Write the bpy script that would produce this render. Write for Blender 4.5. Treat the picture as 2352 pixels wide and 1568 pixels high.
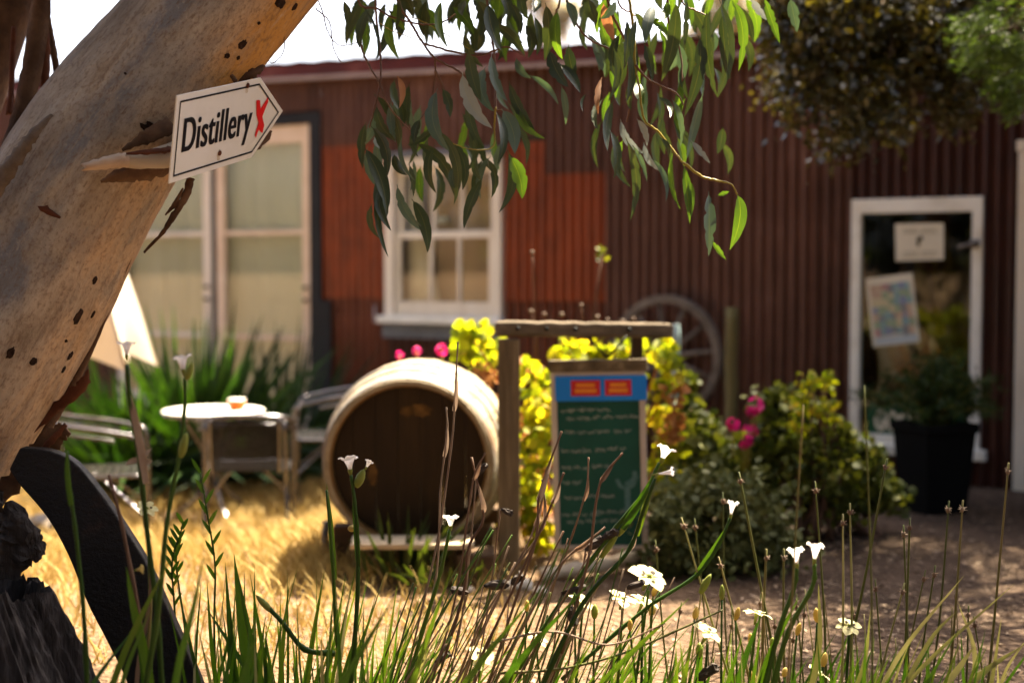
import bpy, bmesh, math, random
import numpy as np
from mathutils import Vector, Matrix, Euler, Quaternion, noise as mnoise
random.seed(7); np.random.seed(7)
scene = bpy.context.scene
COL = scene.collection
for o in list(bpy.data.objects): bpy.data.objects.remove(o)

# ------------------------------------------------------------------ camera, sky, sun, exposure
F, CX, CY, EYE = 3267.0, 1176.0, 784.0, 1.32        # photo measured on a 2352 x 1568 grid, 50 mm lens
PITCH = math.atan((784 - 620) / F)
cam_d = bpy.data.cameras.new('camera'); cam = bpy.data.objects.new('camera', cam_d); COL.objects.link(cam)
cam.location = (0, 0, EYE); cam.rotation_euler = (math.pi/2 - PITCH, 0, 0)
cam_d.lens = 50.0; cam_d.sensor_width = 36; cam_d.clip_start = 0.05; cam_d.clip_end = 2000
cam_d.dof.use_dof = True; cam_d.dof.focus_distance = 4.2; cam_d.dof.aperture_fstop = 1.3; cam_d.dof.aperture_blades = 0
scene.camera = cam
SUN_EL, SUN_AZ = 58.0, 33.0                          # azimuth clockwise from +Y (the view direction)
world = bpy.data.worlds.new('World'); scene.world = world; world.use_nodes = True
wn = world.node_tree.nodes; wl = world.node_tree.links; wn.clear()
sky = wn.new('ShaderNodeTexSky'); sky.sky_type = 'NISHITA'; sky.sun_disc = False
sky.sun_elevation = math.radians(SUN_EL); sky.sun_rotation = math.radians(SUN_AZ)
sky.dust_density = 6.0; sky.air_density = 0.7; sky.ozone_density = 0.0
bg = wn.new('ShaderNodeBackground'); bg.inputs[1].default_value = 0.07
wo = wn.new('ShaderNodeOutputWorld'); wl.new(sky.outputs[0], bg.inputs[0]); wl.new(bg.outputs[0], wo.inputs[0])
sd = bpy.data.lights.new('sun', 'SUN'); sd.energy = 5.0; sd.angle = math.radians(0.5); sd.color = (1.0, 0.87, 0.64)
sun = bpy.data.objects.new('sun', sd); COL.objects.link(sun)
_az, _el = math.radians(SUN_AZ), math.radians(SUN_EL)
SUNV = Vector((math.sin(_az)*math.cos(_el), math.cos(_az)*math.cos(_el), math.sin(_el)))
sun.rotation_euler = (-SUNV).to_track_quat('-Z', 'Y').to_euler(); sun.location = SUNV*30
scene.view_settings.view_transform = 'Standard'; scene.view_settings.look = 'None'
scene.view_settings.gamma = 1.0; scene.view_settings.exposure = 3.05
scene.view_settings.use_curve_mapping = False
scene.render.engine = 'CYCLES'
scene.cycles.use_denoising = True
scene.cycles.max_bounces = 8; scene.cycles.transparent_max_bounces = 12
scene.cycles.sample_clamp_indirect = 6.0

# ------------------------------------------------------------------ helpers
def P(U, V, y):
    """photo point (U, V) at the real distance y in front of the camera -> world point"""
    r = U - CX; u = CY - V
    wy = F*math.cos(PITCH) + u*math.sin(PITCH); wz = -F*math.sin(PITCH) + u*math.cos(PITCH)
    k = y/wy
    return Vector((r*k, y, EYE + wz*k))
def px(n, y): return n*y/F
def sstep(t): t = max(0.0, min(1.0, t)); return t*t*(3-2*t)
def gz(x, y):
    z = -0.27*sstep((-x-0.3)/1.5)*sstep((y-6.2)/2.2)
    z += 0.012*mnoise.noise(Vector((x*1.3, y*1.3, 0))) + 0.004*mnoise.noise(Vector((x*6, y*6, 3)))
    return z
def gp(U, y):
    x = (U-CX)*y/F
    return Vector((x, y, gz(x, y)))
R = random.uniform
WM = {}
def empty(name, loc, rotz=0.0, label=None, cat=None, group=None, mw=None):
    o = bpy.data.objects.new(name, None); COL.objects.link(o)
    m = mw if mw is not None else Matrix.Translation(Vector(loc)) @ Matrix.Rotation(rotz, 4, 'Z')
    o.matrix_world = m; WM[o] = m.copy(); o.empty_display_size = 0.1
    tag(o, label, cat, group); return o
def tag(o, label=None, cat=None, group=None, kind=None):
    if label: o['label'] = label
    if cat: o['category'] = cat
    if group: o['group'] = group
    if kind: o['kind'] = kind
    return o
def link(name, me, parent=None, local=False, kind=None):
    o = bpy.data.objects.new(name, me); COL.objects.link(o)
    if parent is not None:
        o.parent = parent
        if parent in WM:
            if not local: o.matrix_parent_inverse = WM[parent].inverted()
    if kind: o['kind'] = kind
    return o
class MB:
    def __init__(s): s.v = []; s.f = []; s.at = {}; s.mi = []
    def add(s, verts, faces, **at):
        b = len(s.v); s.v += [tuple(p) for p in verts]; s.f += [tuple(i+b for i in f) for f in faces]
        for k, vals in at.items():
            a = s.at.setdefault(k, [])
            a += [0.0]*(b-len(a)); a += list(vals) if hasattr(vals, '__len__') else [vals]*len(verts)
        return b
    def box(s, lo, hi, **at):
        x0, y0, z0 = lo; x1, y1, z1 = hi
        s.add([(x0,y0,z0),(x1,y0,z0),(x1,y1,z0),(x0,y1,z0),(x0,y0,z1),(x1,y0,z1),(x1,y1,z1),(x0,y1,z1)],
              [(0,3,2,1),(4,5,6,7),(0,1,5,4),(1,2,6,5),(2,3,7,6),(3,0,4,7)], **at)
    def bar(s, a, b, w, h, up=Vector((0,0,1)), **at):
        a = Vector(a); b = Vector(b); t = (b-a).normalized(); sd_ = t.cross(up)
        if sd_.length < 1e-4: sd_ = t.cross(Vector((1,0,0)))
        sd_.normalize(); n = sd_.cross(t)
        vs = []
        for p in (a, b):
            for sx, sy in ((-1,-1),(1,-1),(1,1),(-1,1)): vs.append(p + sd_*sx*w/2 + n*sy*h/2)
        s.add(vs, [(0,1,2,3),(7,6,5,4),(0,4,5,1),(1,5,6,2),(2,6,7,3),(3,7,4,0)], **at)
    def tube(s, pts, rad, n=8, cap=True, flat=1.0, **at):
        pts = [Vector(p) for p in pts]; m = len(pts)
        if not hasattr(rad, '__len__'): rad = [rad]*m
        t0 = (pts[1]-pts[0]).normalized()
        u = t0.cross(Vector((0,0,1)))
        if u.length < 0.05: u = t0.cross(Vector((1,0,0)))
        u.normalize(); vs = []
        for i, p in enumerate(pts):
            t = (pts[min(i+1,m-1)]-pts[max(i-1,0)]).normalized()
            u = (u - t*u.dot(t)).normalized(); w = t.cross(u)
            for k in range(n):
                a = 2*math.pi*k/n
                vs.append(p + (u*math.cos(a) + w*math.sin(a)*flat)*rad[i])
        fs = []
        for i in range(m-1):
            for k in range(n):
                fs.append((i*n+k, i*n+(k+1)%n, (i+1)*n+(k+1)%n, (i+1)*n+k))
        if cap: fs += [tuple(range(n))[::-1], tuple((m-1)*n+k for k in range(n))]
        s.add(vs, fs, **at)
    def ribbon(s, pts, wid, nrm, fold=0.0, bites=None, **at):
        """a leaf blade along pts: left edge, midrib, right edge; nrm = facing direction"""
        pts = [Vector(p) for p in pts]; m = len(pts); vs = []; au = []; av = []
        nrm = Vector(nrm)
        for i, p in enumerate(pts):
            t = (pts[min(i+1,m-1)]-pts[max(i-1,0)]).normalized()
            n = nrm[i] if isinstance(nrm, list) else nrm
            sd_ = t.cross(n)
            if sd_.length < 1e-4: sd_ = Vector((1,0,0))
            sd_.normalize(); nn = sd_.cross(t)
            l = r = wid[i]
            if bites: l *= bites[0][i]; r *= bites[1][i]
            vs += [p - sd_*l + nn*fold*l, p, p + sd_*r + nn*fold*r]
            au += [0.0, 0.5, 1.0]; av += [i/(m-1)]*3
        fs = []
        for i in range(m-1):
            for k in (0, 1): fs.append((i*3+k, i*3+k+1, i*3+3+k+1, i*3+3+k))
        s.add(vs, fs, au=au, av=av, **at)
    def blob(s, c, rx, ry, rz, nu=10, nv=7, jit=0.0, **at):
        vs = []; c = Vector(c)
        for j in range(nv+1):
            th = math.pi*j/nv
            for i in range(nu):
                ph = 2*math.pi*i/nu
                d = Vector((math.sin(th)*math.cos(ph), math.sin(th)*math.sin(ph), math.cos(th)))
                k = 1 + jit*mnoise.noise(d*1.7 + c*5)
                vs.append(c + Vector((d.x*rx, d.y*ry, d.z*rz))*k)
        fs = []
        for j in range(nv):
            for i in range(nu):
                fs.append((j*nu+i, (j+1)*nu+i, (j+1)*nu+(i+1)%nu, j*nu+(i+1)%nu))
        s.add(vs, fs, **at)
    def mesh(s, name, mat, smooth=True):
        me = bpy.data.meshes.new(name); me.from_pydata(s.v, [], s.f); me.update()
        for k, a in s.at.items():
            a = a + [0.0]*(len(s.v)-len(a))
            at = me.attributes.new(k, 'FLOAT', 'POINT'); at.data.foreach_set('value', a)
        for m in (mat if isinstance(mat, (list, tuple)) else [mat]): me.materials.append(m)
        if smooth: me.polygons.foreach_set('use_smooth', [True]*len(me.polygons))
        return me
    def build(s, name, mat, parent=None, smooth=True, local=False, kind=None, xf=None):
        if xf is not None: s.v = [tuple(xf @ Vector(p)) for p in s.v]
        return link(name, s.mesh(name, mat, smooth), parent, local, kind)
def smooth_path(pts, n=24):
    pts = [Vector(p) for p in pts]
    if len(pts) == 2: return [pts[0].lerp(pts[1], i/n) for i in range(n+1)]
    q = [pts[0]*2-pts[1]] + pts + [pts[-1]*2-pts[-2]]; out = []; segs = len(pts)-1
    for i in range(n+1):
        x = i/n*segs; k = min(int(x), segs-1); t = x-k
        a, b, c, d = q[k:k+4]
        out.append(0.5*((2*b) + (c-a)*t + (2*a-5*b+4*c-d)*t*t + (3*b-a-3*c+d)*t**3))
    return out
def bevel(o, w, seg=2):
    m = o.modifiers.new('bevel', 'BEVEL'); m.width = w; m.segments = seg; m.limit_method = 'ANGLE'; return o
def cloud(name, mat, pos, L, W, parent=None, kind='stuff', droop=0.0, up=None, local=False, shape='leaf', fold=0.25):
    """many small leaf faces (numpy): a folded pointed leaf, or a rounded five-sided one"""
    n = len(pos); pos = np.asarray(pos, float)
    d = np.random.normal(size=(n,3)); d[:,2] -= droop
    if up is not None: d = d*0.5 + np.asarray(up)
    d /= np.linalg.norm(d, axis=1)[:,None]
    q = np.random.normal(size=(n,3)); sdv = np.cross(d, q); sdv /= np.linalg.norm(sdv, axis=1)[:,None]
    nn = np.cross(sdv, d)
    L = (np.asarray(L)*np.random.uniform(.65, 1.25, n))[:,None]; W = (np.asarray(W)*np.random.uniform(.7, 1.2, n))[:,None]
    if shape == 'leaf':
        loc = [(0,0,0), (.45,-1,fold), (1,0,0), (.45,1,fold)]; fc = [(0,1,2),(0,2,3)]
    else:
        loc = [(0,0,0),(.25,-.9,fold),(.75,-.85,fold*.6),(1,0,.1),(.75,.85,fold*.6),(.25,.9,fold)]; fc = [(0,1,2),(0,2,3),(0,3,4),(0,4,5)]
    k = len(loc); V = np.zeros((n,k,3))
    for i, (a, b, c) in enumerate(loc): V[:,i] = pos + d*L*a + sdv*W*b + nn*W*c
    fcs = np.array(fc); T = (np.arange(n)[:,None,None]*k + fcs[None]).reshape(-1,3)
    me = bpy.data.meshes.new(name)
    me.vertices.add(n*k); me.vertices.foreach_set('co', V.reshape(-1))
    me.loops.add(T.size); me.loops.foreach_set('vertex_index', T.reshape(-1))
    me.polygons.add(len(T)); me.polygons.foreach_set('loop_start', np.arange(0, T.size, 3))
    me.update(); me.validate()
    at = me.attributes.new('rnd', 'FLOAT', 'POINT'); at.data.foreach_set('value', np.repeat(np.random.rand(n), k))
    me.materials.append(mat)
    return link(name, me, parent, local, kind)
def ellipsoid_pts(n, c, r, shell=0.55):
    d = np.random.normal(size=(n,3)); d /= np.linalg.norm(d, axis=1)[:,None]
    rr = (shell + (1-shell)*np.random.rand(n))[:,None]**1.0
    return np.asarray(c) + d*rr*np.asarray(r)
def clump_pts(centers, rad, per):
    out = []
    for c, r in zip(centers, rad): out.append(ellipsoid_pts(per, c, (r, r, r*.8), .3))
    return np.concatenate(out)

# ------------------------------------------------------------------ materials
def nt(name):
    m = bpy.data.materials.new(name); m.use_nodes = True; n = m.node_tree.nodes; l = m.node_tree.links; n.clear()
    out = n.new('ShaderNodeOutputMaterial'); b = n.new('ShaderNodeBsdfPrincipled'); l.new(b.outputs[0], out.inputs[0])
    return m, n, l, b, out
def ramp(n, cols, pos=None):
    r = n.new('ShaderNodeValToRGB'); e = r.color_ramp.elements
    pos = pos or [i/(len(cols)-1) if len(cols) > 1 else 0 for i in range(len(cols))]
    while len(e) < len(cols): e.new(0.5)
    for i, (c, p) in enumerate(zip(cols, pos)): e[i].position = p; e[i].color = (*c, 1) if len(c) == 3 else c
    return r
def noise_node(n, l, scale, detail=6, rough=.6, vec=None, stretch=None, coord='Object'):
    t = n.new('ShaderNodeTexNoise'); t.inputs['Scale'].default_value = scale; t.inputs['Detail'].default_value = detail; t.inputs['Roughness'].default_value = rough
    if vec is None:
        tc = n.new('ShaderNodeTexCoord'); vec = tc.outputs[coord]
    if stretch:
        mp = n.new('ShaderNodeMapping'); mp.inputs['Scale'].default_value = stretch; l.new(vec, mp.inputs[0]); vec = mp.outputs[0]
    l.new(vec, t.inputs['Vector']); return t
def mat(name, cols, scale=8.0, rough=.6, bump=0.0, bscale=None, stretch=None, metal=0.0, spec=.22, objrand=0.0, attr=None, pos=None,
        transl=0.0, tcol=None, detail=6, rvar=0.0, coord='Object', vein=None):
    m, n, l, b, out = nt(name)
    nz = noise_node(n, l, scale, detail, stretch=stretch, coord=coord)
    fac = nz.outputs[0]
    mr = n.new('ShaderNodeMapRange'); mr.inputs[1].default_value = .28; mr.inputs[2].default_value = .72; l.new(fac, mr.inputs[0]); fac = mr.outputs[0]
    if attr:
        a = n.new('ShaderNodeAttribute'); a.attribute_name = attr
        mx = n.new('ShaderNodeMix'); mx.inputs[0].default_value = .75; l.new(fac, mx.inputs[2]); l.new(a.outputs['Fac'], mx.inputs[3]); fac = mx.outputs[0]
    if objrand:
        oi = n.new('ShaderNodeObjectInfo'); mx = n.new('ShaderNodeMix'); mx.inputs[0].default_value = objrand
        l.new(fac, mx.inputs[2]); l.new(oi.outputs['Random'], mx.inputs[3]); fac = mx.outputs[0]
    rp = ramp(n, cols, pos); l.new(fac, rp.inputs[0]); colr = rp.outputs[0]
    if vein:
        a = n.new('ShaderNodeAttribute'); a.attribute_name = 'au'
        vr = ramp(n, [(0,0,0),(0,0,0),(1,1,1),(0,0,0),(0,0,0)], [0,.475,.5,.525,1]); l.new(a.outputs['Fac'], vr.inputs[0])
        mx = n.new('ShaderNodeMix'); mx.data_type = 'RGBA'; mx.inputs[7].default_value = (*vein, 1); l.new(vr.outputs[0], mx.inputs[0]); l.new(colr, mx.inputs[6]); colr = mx.outputs[2]
    l.new(colr, b.inputs['Base Color'])
    b.inputs['Roughness'].default_value = rough; b.inputs['Metallic'].default_value = metal; b.inputs['Specular IOR Level'].default_value = spec
    if rvar:
        rr = n.new('ShaderNodeMapRange'); rr.inputs[3].default_value = max(0, rough-rvar); rr.inputs[4].default_value = min(1, rough+rvar); l.new(nz.outputs[0], rr.inputs[0]); l.new(rr.outputs[0], b.inputs['Roughness'])
    if bump:
        n2 = noise_node(n, l, bscale or scale*4, 8, .65, stretch=stretch, coord=coord); bp = n.new('ShaderNodeBump'); bp.inputs['Strength'].default_value = bump; bp.inputs['Distance'].default_value = .01
        l.new(n2.outputs[0], bp.inputs['Height']); l.new(bp.outputs[0], b.inputs['Normal'])
    if transl:
        tr = n.new('ShaderNodeBsdfTranslucent'); ms = n.new('ShaderNodeMixShader'); ms.inputs[0].default_value = transl
        if tcol:
            mx = n.new('ShaderNodeMix'); mx.data_type = 'RGBA'; mx.blend_type = 'MULTIPLY'; mx.inputs[0].default_value = 1.0
            l.new(colr, mx.inputs[6]); mx.inputs[7].default_value = (*tcol, 1); l.new(mx.outputs[2], tr.inputs[0])
        else: l.new(colr, tr.inputs[0])
        l.new(b.outputs[0], ms.inputs[1]); l.new(tr.outputs[0], ms.inputs[2]); l.new(ms.outputs[0], out.inputs[0])
    return m
def glass_mat(name, tint=(.9,.93,.9), refl=.08):
    m, n, l, b, out = nt(name); n.remove(b)
    t = n.new('ShaderNodeBsdfTransparent'); t.inputs[0].default_value = (*tint, 1)
    g = n.new('ShaderNodeBsdfGlossy'); g.inputs['Roughness'].default_value = .02
    fr = n.new('ShaderNodeLayerWeight'); fr.inputs[0].default_value = .5
    pw = n.new('ShaderNodeMath'); pw.operation = 'POWER'; pw.inputs[1].default_value = 5.0; l.new(fr.outputs['Facing'], pw.inputs[0])
    ad = n.new('ShaderNodeMath'); ad.inputs[1].default_value = refl; ad.use_clamp = True; l.new(pw.outputs[0], ad.inputs[0])
    ms = n.new('ShaderNodeMixShader'); l.new(ad.outputs[0], ms.inputs[0]); l.new(t.outputs[0], ms.inputs[1]); l.new(g.outputs[0], ms.inputs[2]); l.new(ms.outputs[0], out.inputs[0])
    return m
M = {}
def iron_mat(name, cols, pos=None):
    """weathered corrugated iron: rust streaks running down, patchy paint, own tone for each sheet"""
    m, n, l, b, out = nt(name)
    st = noise_node(n, l, 3.0, 7, .65, stretch=(9, 9, .8))
    pt = noise_node(n, l, 2.4, 7, .72)
    oi = n.new('ShaderNodeObjectInfo')
    a1 = n.new('ShaderNodeMix'); a1.inputs[0].default_value = .5; l.new(st.outputs[0], a1.inputs[2]); l.new(pt.outputs[0], a1.inputs[3])
    mr = n.new('ShaderNodeMapRange'); mr.inputs[1].default_value = .33; mr.inputs[2].default_value = .67; l.new(a1.outputs[0], mr.inputs[0])
    a2 = n.new('ShaderNodeMix'); a2.inputs[0].default_value = .42; l.new(mr.outputs[0], a2.inputs[2]); l.new(oi.outputs['Random'], a2.inputs[3])
    rp = ramp(n, cols, pos); l.new(a2.outputs[0], rp.inputs[0]); l.new(rp.outputs[0], b.inputs['Base Color'])
    b.inputs['Roughness'].default_value = .42; b.inputs['Specular IOR Level'].default_value = .35
    bp = n.new('ShaderNodeBump'); bp.inputs['Strength'].default_value = .25; bp.inputs['Distance'].default_value = .004; l.new(pt.outputs[0], bp.inputs['Height']); l.new(bp.outputs[0], b.inputs['Normal'])
    return m
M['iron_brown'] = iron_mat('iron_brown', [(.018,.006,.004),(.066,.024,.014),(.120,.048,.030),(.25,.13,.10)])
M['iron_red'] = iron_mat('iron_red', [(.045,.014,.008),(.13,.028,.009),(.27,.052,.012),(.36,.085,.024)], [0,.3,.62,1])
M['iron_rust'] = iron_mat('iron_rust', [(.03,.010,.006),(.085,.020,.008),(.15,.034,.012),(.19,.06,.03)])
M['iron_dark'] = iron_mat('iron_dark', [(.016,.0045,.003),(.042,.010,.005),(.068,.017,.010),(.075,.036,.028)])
M['fascia'] = mat('fascia_red', [(.05,.006,.005),(.085,.011,.008),(.16,.05,.04)], 3, .55, pos=[0,.7,1])
M['pinkmetal'] = mat('faded_gutter', [(.24,.17,.15),(.36,.28,.26)], 4, .6)
M['cream'] = mat('cream_paint', [(.55,.46,.36),(.66,.58,.47),(.70,.63,.53)], 5, .55, .05, stretch=(1,1,.3))
M['white'] = mat('white_paint', [(.62,.58,.50),(.76,.73,.66),(.80,.78,.72)], 5, .5, .05)
M['peach'] = mat('peach_paint', [(.55,.40,.27),(.64,.48,.34),(.68,.54,.40)], 5, .55, .05)
M['black'] = mat('black_paint', [(.004,.004,.004),(.011,.011,.012)], 5, .6, .05)
M['lead'] = mat('grey_flashing', [(.09,.092,.10),(.16,.163,.18)], 6, .6, .1)
M['glass'] = glass_mat('window_glass', (.93,.94,.9), .05)
M['glass_dk'] = glass_mat('door_glass', (.75,.78,.72), .03)
M['curtain'] = mat('curtain', [(.58,.54,.39),(.66,.62,.46)], 2, .9, stretch=(3,3,.5), transl=.15)
M['drape'] = mat('drape', [(.62,.50,.36),(.70,.60,.46)], 3, .9)
M['room'] = mat('room_wall', [(.36,.22,.11),(.46,.32,.20)], 1.2, .9)
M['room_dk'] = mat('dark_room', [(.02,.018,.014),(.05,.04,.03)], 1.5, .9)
M['wood_grey'] = mat('weathered_timber', [(.05,.036,.02),(.12,.088,.052),(.22,.165,.10)], 3, .85, .5, 14, stretch=(6,6,.6))
M['wood_beam'] = mat('weathered_beam', [(.05,.036,.02),(.11,.08,.05),(.22,.165,.11)], 3, .85, .5, 14, stretch=(.6,6,6))
M['wood_pale'] = mat('pale_wood', [(.40,.30,.19),(.55,.44,.30)], 3, .8, .3, 12, stretch=(.8,6,6))
M['stave'] = mat('stave_oak', [(.17,.13,.08),(.27,.215,.14),(.36,.30,.21)], 3, .75, .3, 14, stretch=(5,.5,5), objrand=.35)
M['head'] = mat('barrel_head', [(.013,.006,.001),(.020,.0095,.002),(.034,.017,.004)], 4, .7, .3, 14, stretch=(5,5,.5), objrand=.3)
M['hoop'] = mat('hoop_steel', [(.12,.10,.08),(.20,.175,.15),(.16,.085,.045)], 5, .55, .1, metal=.4)
M['alu'] = mat('aluminium', [(.12,.115,.12),(.20,.19,.20)], 6, .25, metal=1.0)
M['wicker'] = mat('grey_weave', [(.008,.006,.005),(.02,.016,.013)], 30, .6)
M['tabletop'] = mat('table_top', [(.66,.62,.54),(.74,.71,.64)], 4, .4)
M['canvas'] = mat('umbrella_canvas', [(.72,.66,.56),(.80,.75,.66)], 3, .9, transl=.35, tcol=(1,.86,.66))
M['soil'] = mat('soil', [(.05,.035,.025),(.10,.07,.05)], 20, .95, .4)
M['iron_band'] = mat('black_iron', [(.006,.005,.005),(.013,.010,.009),(.045,.022,.013)], 5, .62, 1.0, 60, pos=[0,.7,1], spec=.25)
M['stump'] = mat('charred_stump', [(.006,.005,.005),(.03,.024,.022),(.10,.085,.08)], 5, .8, 1.0, 22, stretch=(5,5,.6))
M['bark'] = mat('dry_bark', [(.035,.018,.010),(.09,.045,.022),(.17,.095,.05)], 10, .8, .6, 40)
M['bark_red'] = mat('red_bark', [(.05,.012,.005),(.14,.045,.018)], 10, .75, .4, 40)
M['knot'] = mat('knot', [(.010,.005,.003),(.045,.02,.01)], 40, .85, .6, 80)
M['twig'] = mat('twig', [(.10,.045,.028),(.16,.085,.05)], 20, .6)
M['twig_green'] = mat('green_twig', [(.20,.15,.02),(.28,.22,.03)], 20, .5)
M['gum'] = mat('gum_leaf', [(.026,.040,.020),(.042,.058,.026),(.065,.085,.045)], 6, .38, .15, 40, objrand=.6, transl=.16, tcol=(1.2,1.25,.35), vein=(.15,.14,.05), spec=.5)
M['gum_blue'] = mat('blue_gum_leaf', [(.06,.085,.07),(.085,.115,.095),(.12,.15,.13)], 6, .42, .15, 40, objrand=.5, transl=.15, tcol=(1.2,1.5,.6), vein=(.20,.20,.11), spec=.5)
M['gum_fresh'] = mat('fresh_gum_leaf', [(.035,.065,.014),(.055,.095,.018),(.085,.13,.024)], 6, .38, .1, 40, objrand=.5, transl=.38, tcol=(1.6,1.7,.4), vein=(.20,.24,.04), spec=.5)
M['gum_dead'] = mat('dead_gum_leaf', [(.22,.10,.045),(.34,.18,.09)], 8, .6, .1, 40, transl=.35, tcol=(1.3,1.0,.7))
M['crown'] = mat('crown_leaf', [(.025,.04,.018),(.05,.075,.03),(.08,.10,.05)], 3, .4, attr='rnd', transl=.25, tcol=(1.4,1.6,.5))
M['dark_leaf'] = mat('dark_glossy_leaf', [(.022,.020,.006),(.055,.048,.012),(.10,.08,.02),(.22,.11,.022)], 2, .28, attr='rnd', transl=.25, tcol=(1.6,1.5,.4), spec=.6, pos=[0,.5,.88,1])
M['feather'] = mat('feathery_green', [(.04,.06,.014),(.085,.12,.026),(.15,.18,.045)], 3, .5, attr='rnd', transl=.4, tcol=(1.4,1.6,.6))
M['far_tree'] = mat('far_foliage', [(.20,.18,.10),(.34,.30,.18),(.46,.40,.28)], 3, .7, attr='rnd', transl=.4)
M['far_trunk'] = mat('pale_trunk', [(.34,.24,.15),(.48,.36,.24)], 3, .8)
M['yucca'] = mat('strap_leaf', [(.006,.018,.005),(.014,.036,.008),(.045,.095,.010)], 2, .4, objrand=.8, transl=.28, tcol=(1.5,1.6,.3), pos=[0,.6,1])
M['gera'] = mat('yellow_leaf', [(.10,.16,.012),(.24,.28,.016),(.42,.38,.025),(.50,.26,.07)], 2, .55, attr='rnd', transl=.55, tcol=(1.4,1.3,.3), pos=[0,.45,.8,1])
M['gera_g'] = mat('geranium_leaf', [(.030,.045,.010),(.085,.10,.018),(.19,.19,.03),(.38,.30,.06)], 2, .6, attr='rnd', transl=.3, tcol=(1.4,1.4,.4), pos=[0,.5,.85,1])
M['shrub'] = mat('shrub_leaf', [(.045,.055,.016),(.10,.11,.034),(.19,.19,.065)], 2, .6, attr='rnd', transl=.2)
M['fern'] = mat('pot_plant_leaf', [(.012,.028,.006),(.03,.055,.010),(.05,.08,.014)], 2, .5, attr='rnd', transl=.3)
M['orange_leaf'] = mat('orange_stalk', [(.36,.13,.03),(.50,.24,.08)], 3, .6, attr='rnd', transl=.4)
M['pink'] = mat('pink_petal', [(.60,.015,.16),(.78,.03,.26)], 30, .6, transl=.35)
M['pot'] = mat('black_pot', [(.002,.002,.002),(.004,.004,.004)], 4, .8, spec=.08)
M['straw'] = mat('dry_grass', [(.20,.125,.03),(.38,.25,.07),(.52,.38,.14)], 2, .7, attr='rnd', transl=.3)
M['litter'] = mat('leaf_litter', [(.05,.03,.018),(.16,.10,.06),(.36,.27,.19)], 2, .8, attr='rnd')
M['stone'] = mat('pale_stone', [(.46,.40,.33),(.62,.57,.49)], 6, .85, .4)
M['log'] = mat('pale_log', [(.38,.28,.19),(.56,.45,.33),(.62,.54,.43)], 4, .85, .5, 16, stretch=(1,5,5))
M['block'] = mat('brown_block', [(.05,.028,.014),(.11,.065,.035)], 5, .85, .5)
M['chalkgreen'] = mat('chalkboard_green', [(.003,.050,.036),(.005,.070,.052)], 6, .55)
M['chalk'] = mat('chalk', [(.22,.26,.24),(.36,.38,.36)], 30, .9)
M['chalk_faint'] = mat('faint_chalk', [(.03,.10,.10),(.12,.20,.20)], 60, .9)
M['blue'] = mat('blue_header', [(.006,.15,.58),(.010,.21,.68)], 5, .45)
M['signred'] = mat('label_red', [(.42,.012,.02),(.50,.02,.03)], 5, .45)
M['signyel'] = mat('label_orange', [(.62,.17,.012),(.70,.24,.02)], 5, .45)
M['signwhite'] = mat('sign_white', [(.66,.63,.58),(.74,.71,.66),(.70,.66,.58)], 3, .35, spec=.4)
M['ink'] = mat('black_ink', [(.006,.005,.008),(.012,.010,.014)], 3, .4)
M['redink'] = mat('red_ink', [(.62,.008,.008),(.68,.014,.012)], 3, .4)
M['paper'] = mat('paper', [(.62,.56,.44),(.68,.62,.50)], 4, .8)
M['bluegrey'] = mat('pale_blue_post', [(.24,.34,.36),(.34,.44,.46)], 5, .7)
M['green_post'] = mat('mossy_post', [(.10,.085,.035),(.17,.14,.06)], 5, .85, .4, stretch=(5,5,.6))
M['wheelwood'] = mat('wheel_wood', [(.07,.054,.04),(.15,.12,.095),(.23,.19,.155)], 5, .85, .4)
M['blade'] = mat('iris_leaf', [(.016,.042,.006),(.034,.078,.010),(.060,.112,.014),(.12,.13,.03)], 3, .42, objrand=.7, transl=.30, tcol=(1.4,1.5,.3))
M['blade_lit'] = mat('pale_grass_blade', [(.11,.13,.03),(.24,.22,.09),(.42,.37,.22)], 3, .5, objrand=.7, transl=.3, tcol=(1.1,1.1,.6))
M['stem_brown'] = mat('brown_stem', [(.10,.050,.030),(.18,.11,.07),(.30,.23,.17)], 5, .6, objrand=.6, transl=.3)
M['rush'] = mat('rush_stem', [(.04,.055,.012),(.09,.095,.02),(.24,.17,.07)], 3, .5, objrand=.6, transl=.15)
M['pod'] = mat('dark_seed_pod', [(.02,.014,.012),(.06,.045,.036)], 20, .8)
M['petal'] = mat('pale_yellow_petal', [(.66,.62,.30),(.76,.73,.42)], 10, .6, transl=.45)
M['petal_w'] = mat('white_petal', [(.68,.60,.50),(.80,.76,.72),(.78,.74,.80)], 30, .6, transl=.4)
M['spot'] = mat('petal_spot', [(.02,.010,.006),(.05,.025,.01)], 10, .7)
M['budg'] = mat('green_bud', [(.16,.19,.03),(.26,.28,.06)], 10, .5, transl=.3)
M['budy'] = mat('yellow_bud', [(.45,.30,.05),(.60,.46,.16)], 10, .5, transl=.3)
M['orangeglass'] = mat('orange_glass', [(.65,.10,.012),(.75,.16,.02)], 5, .25, transl=.3)
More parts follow.
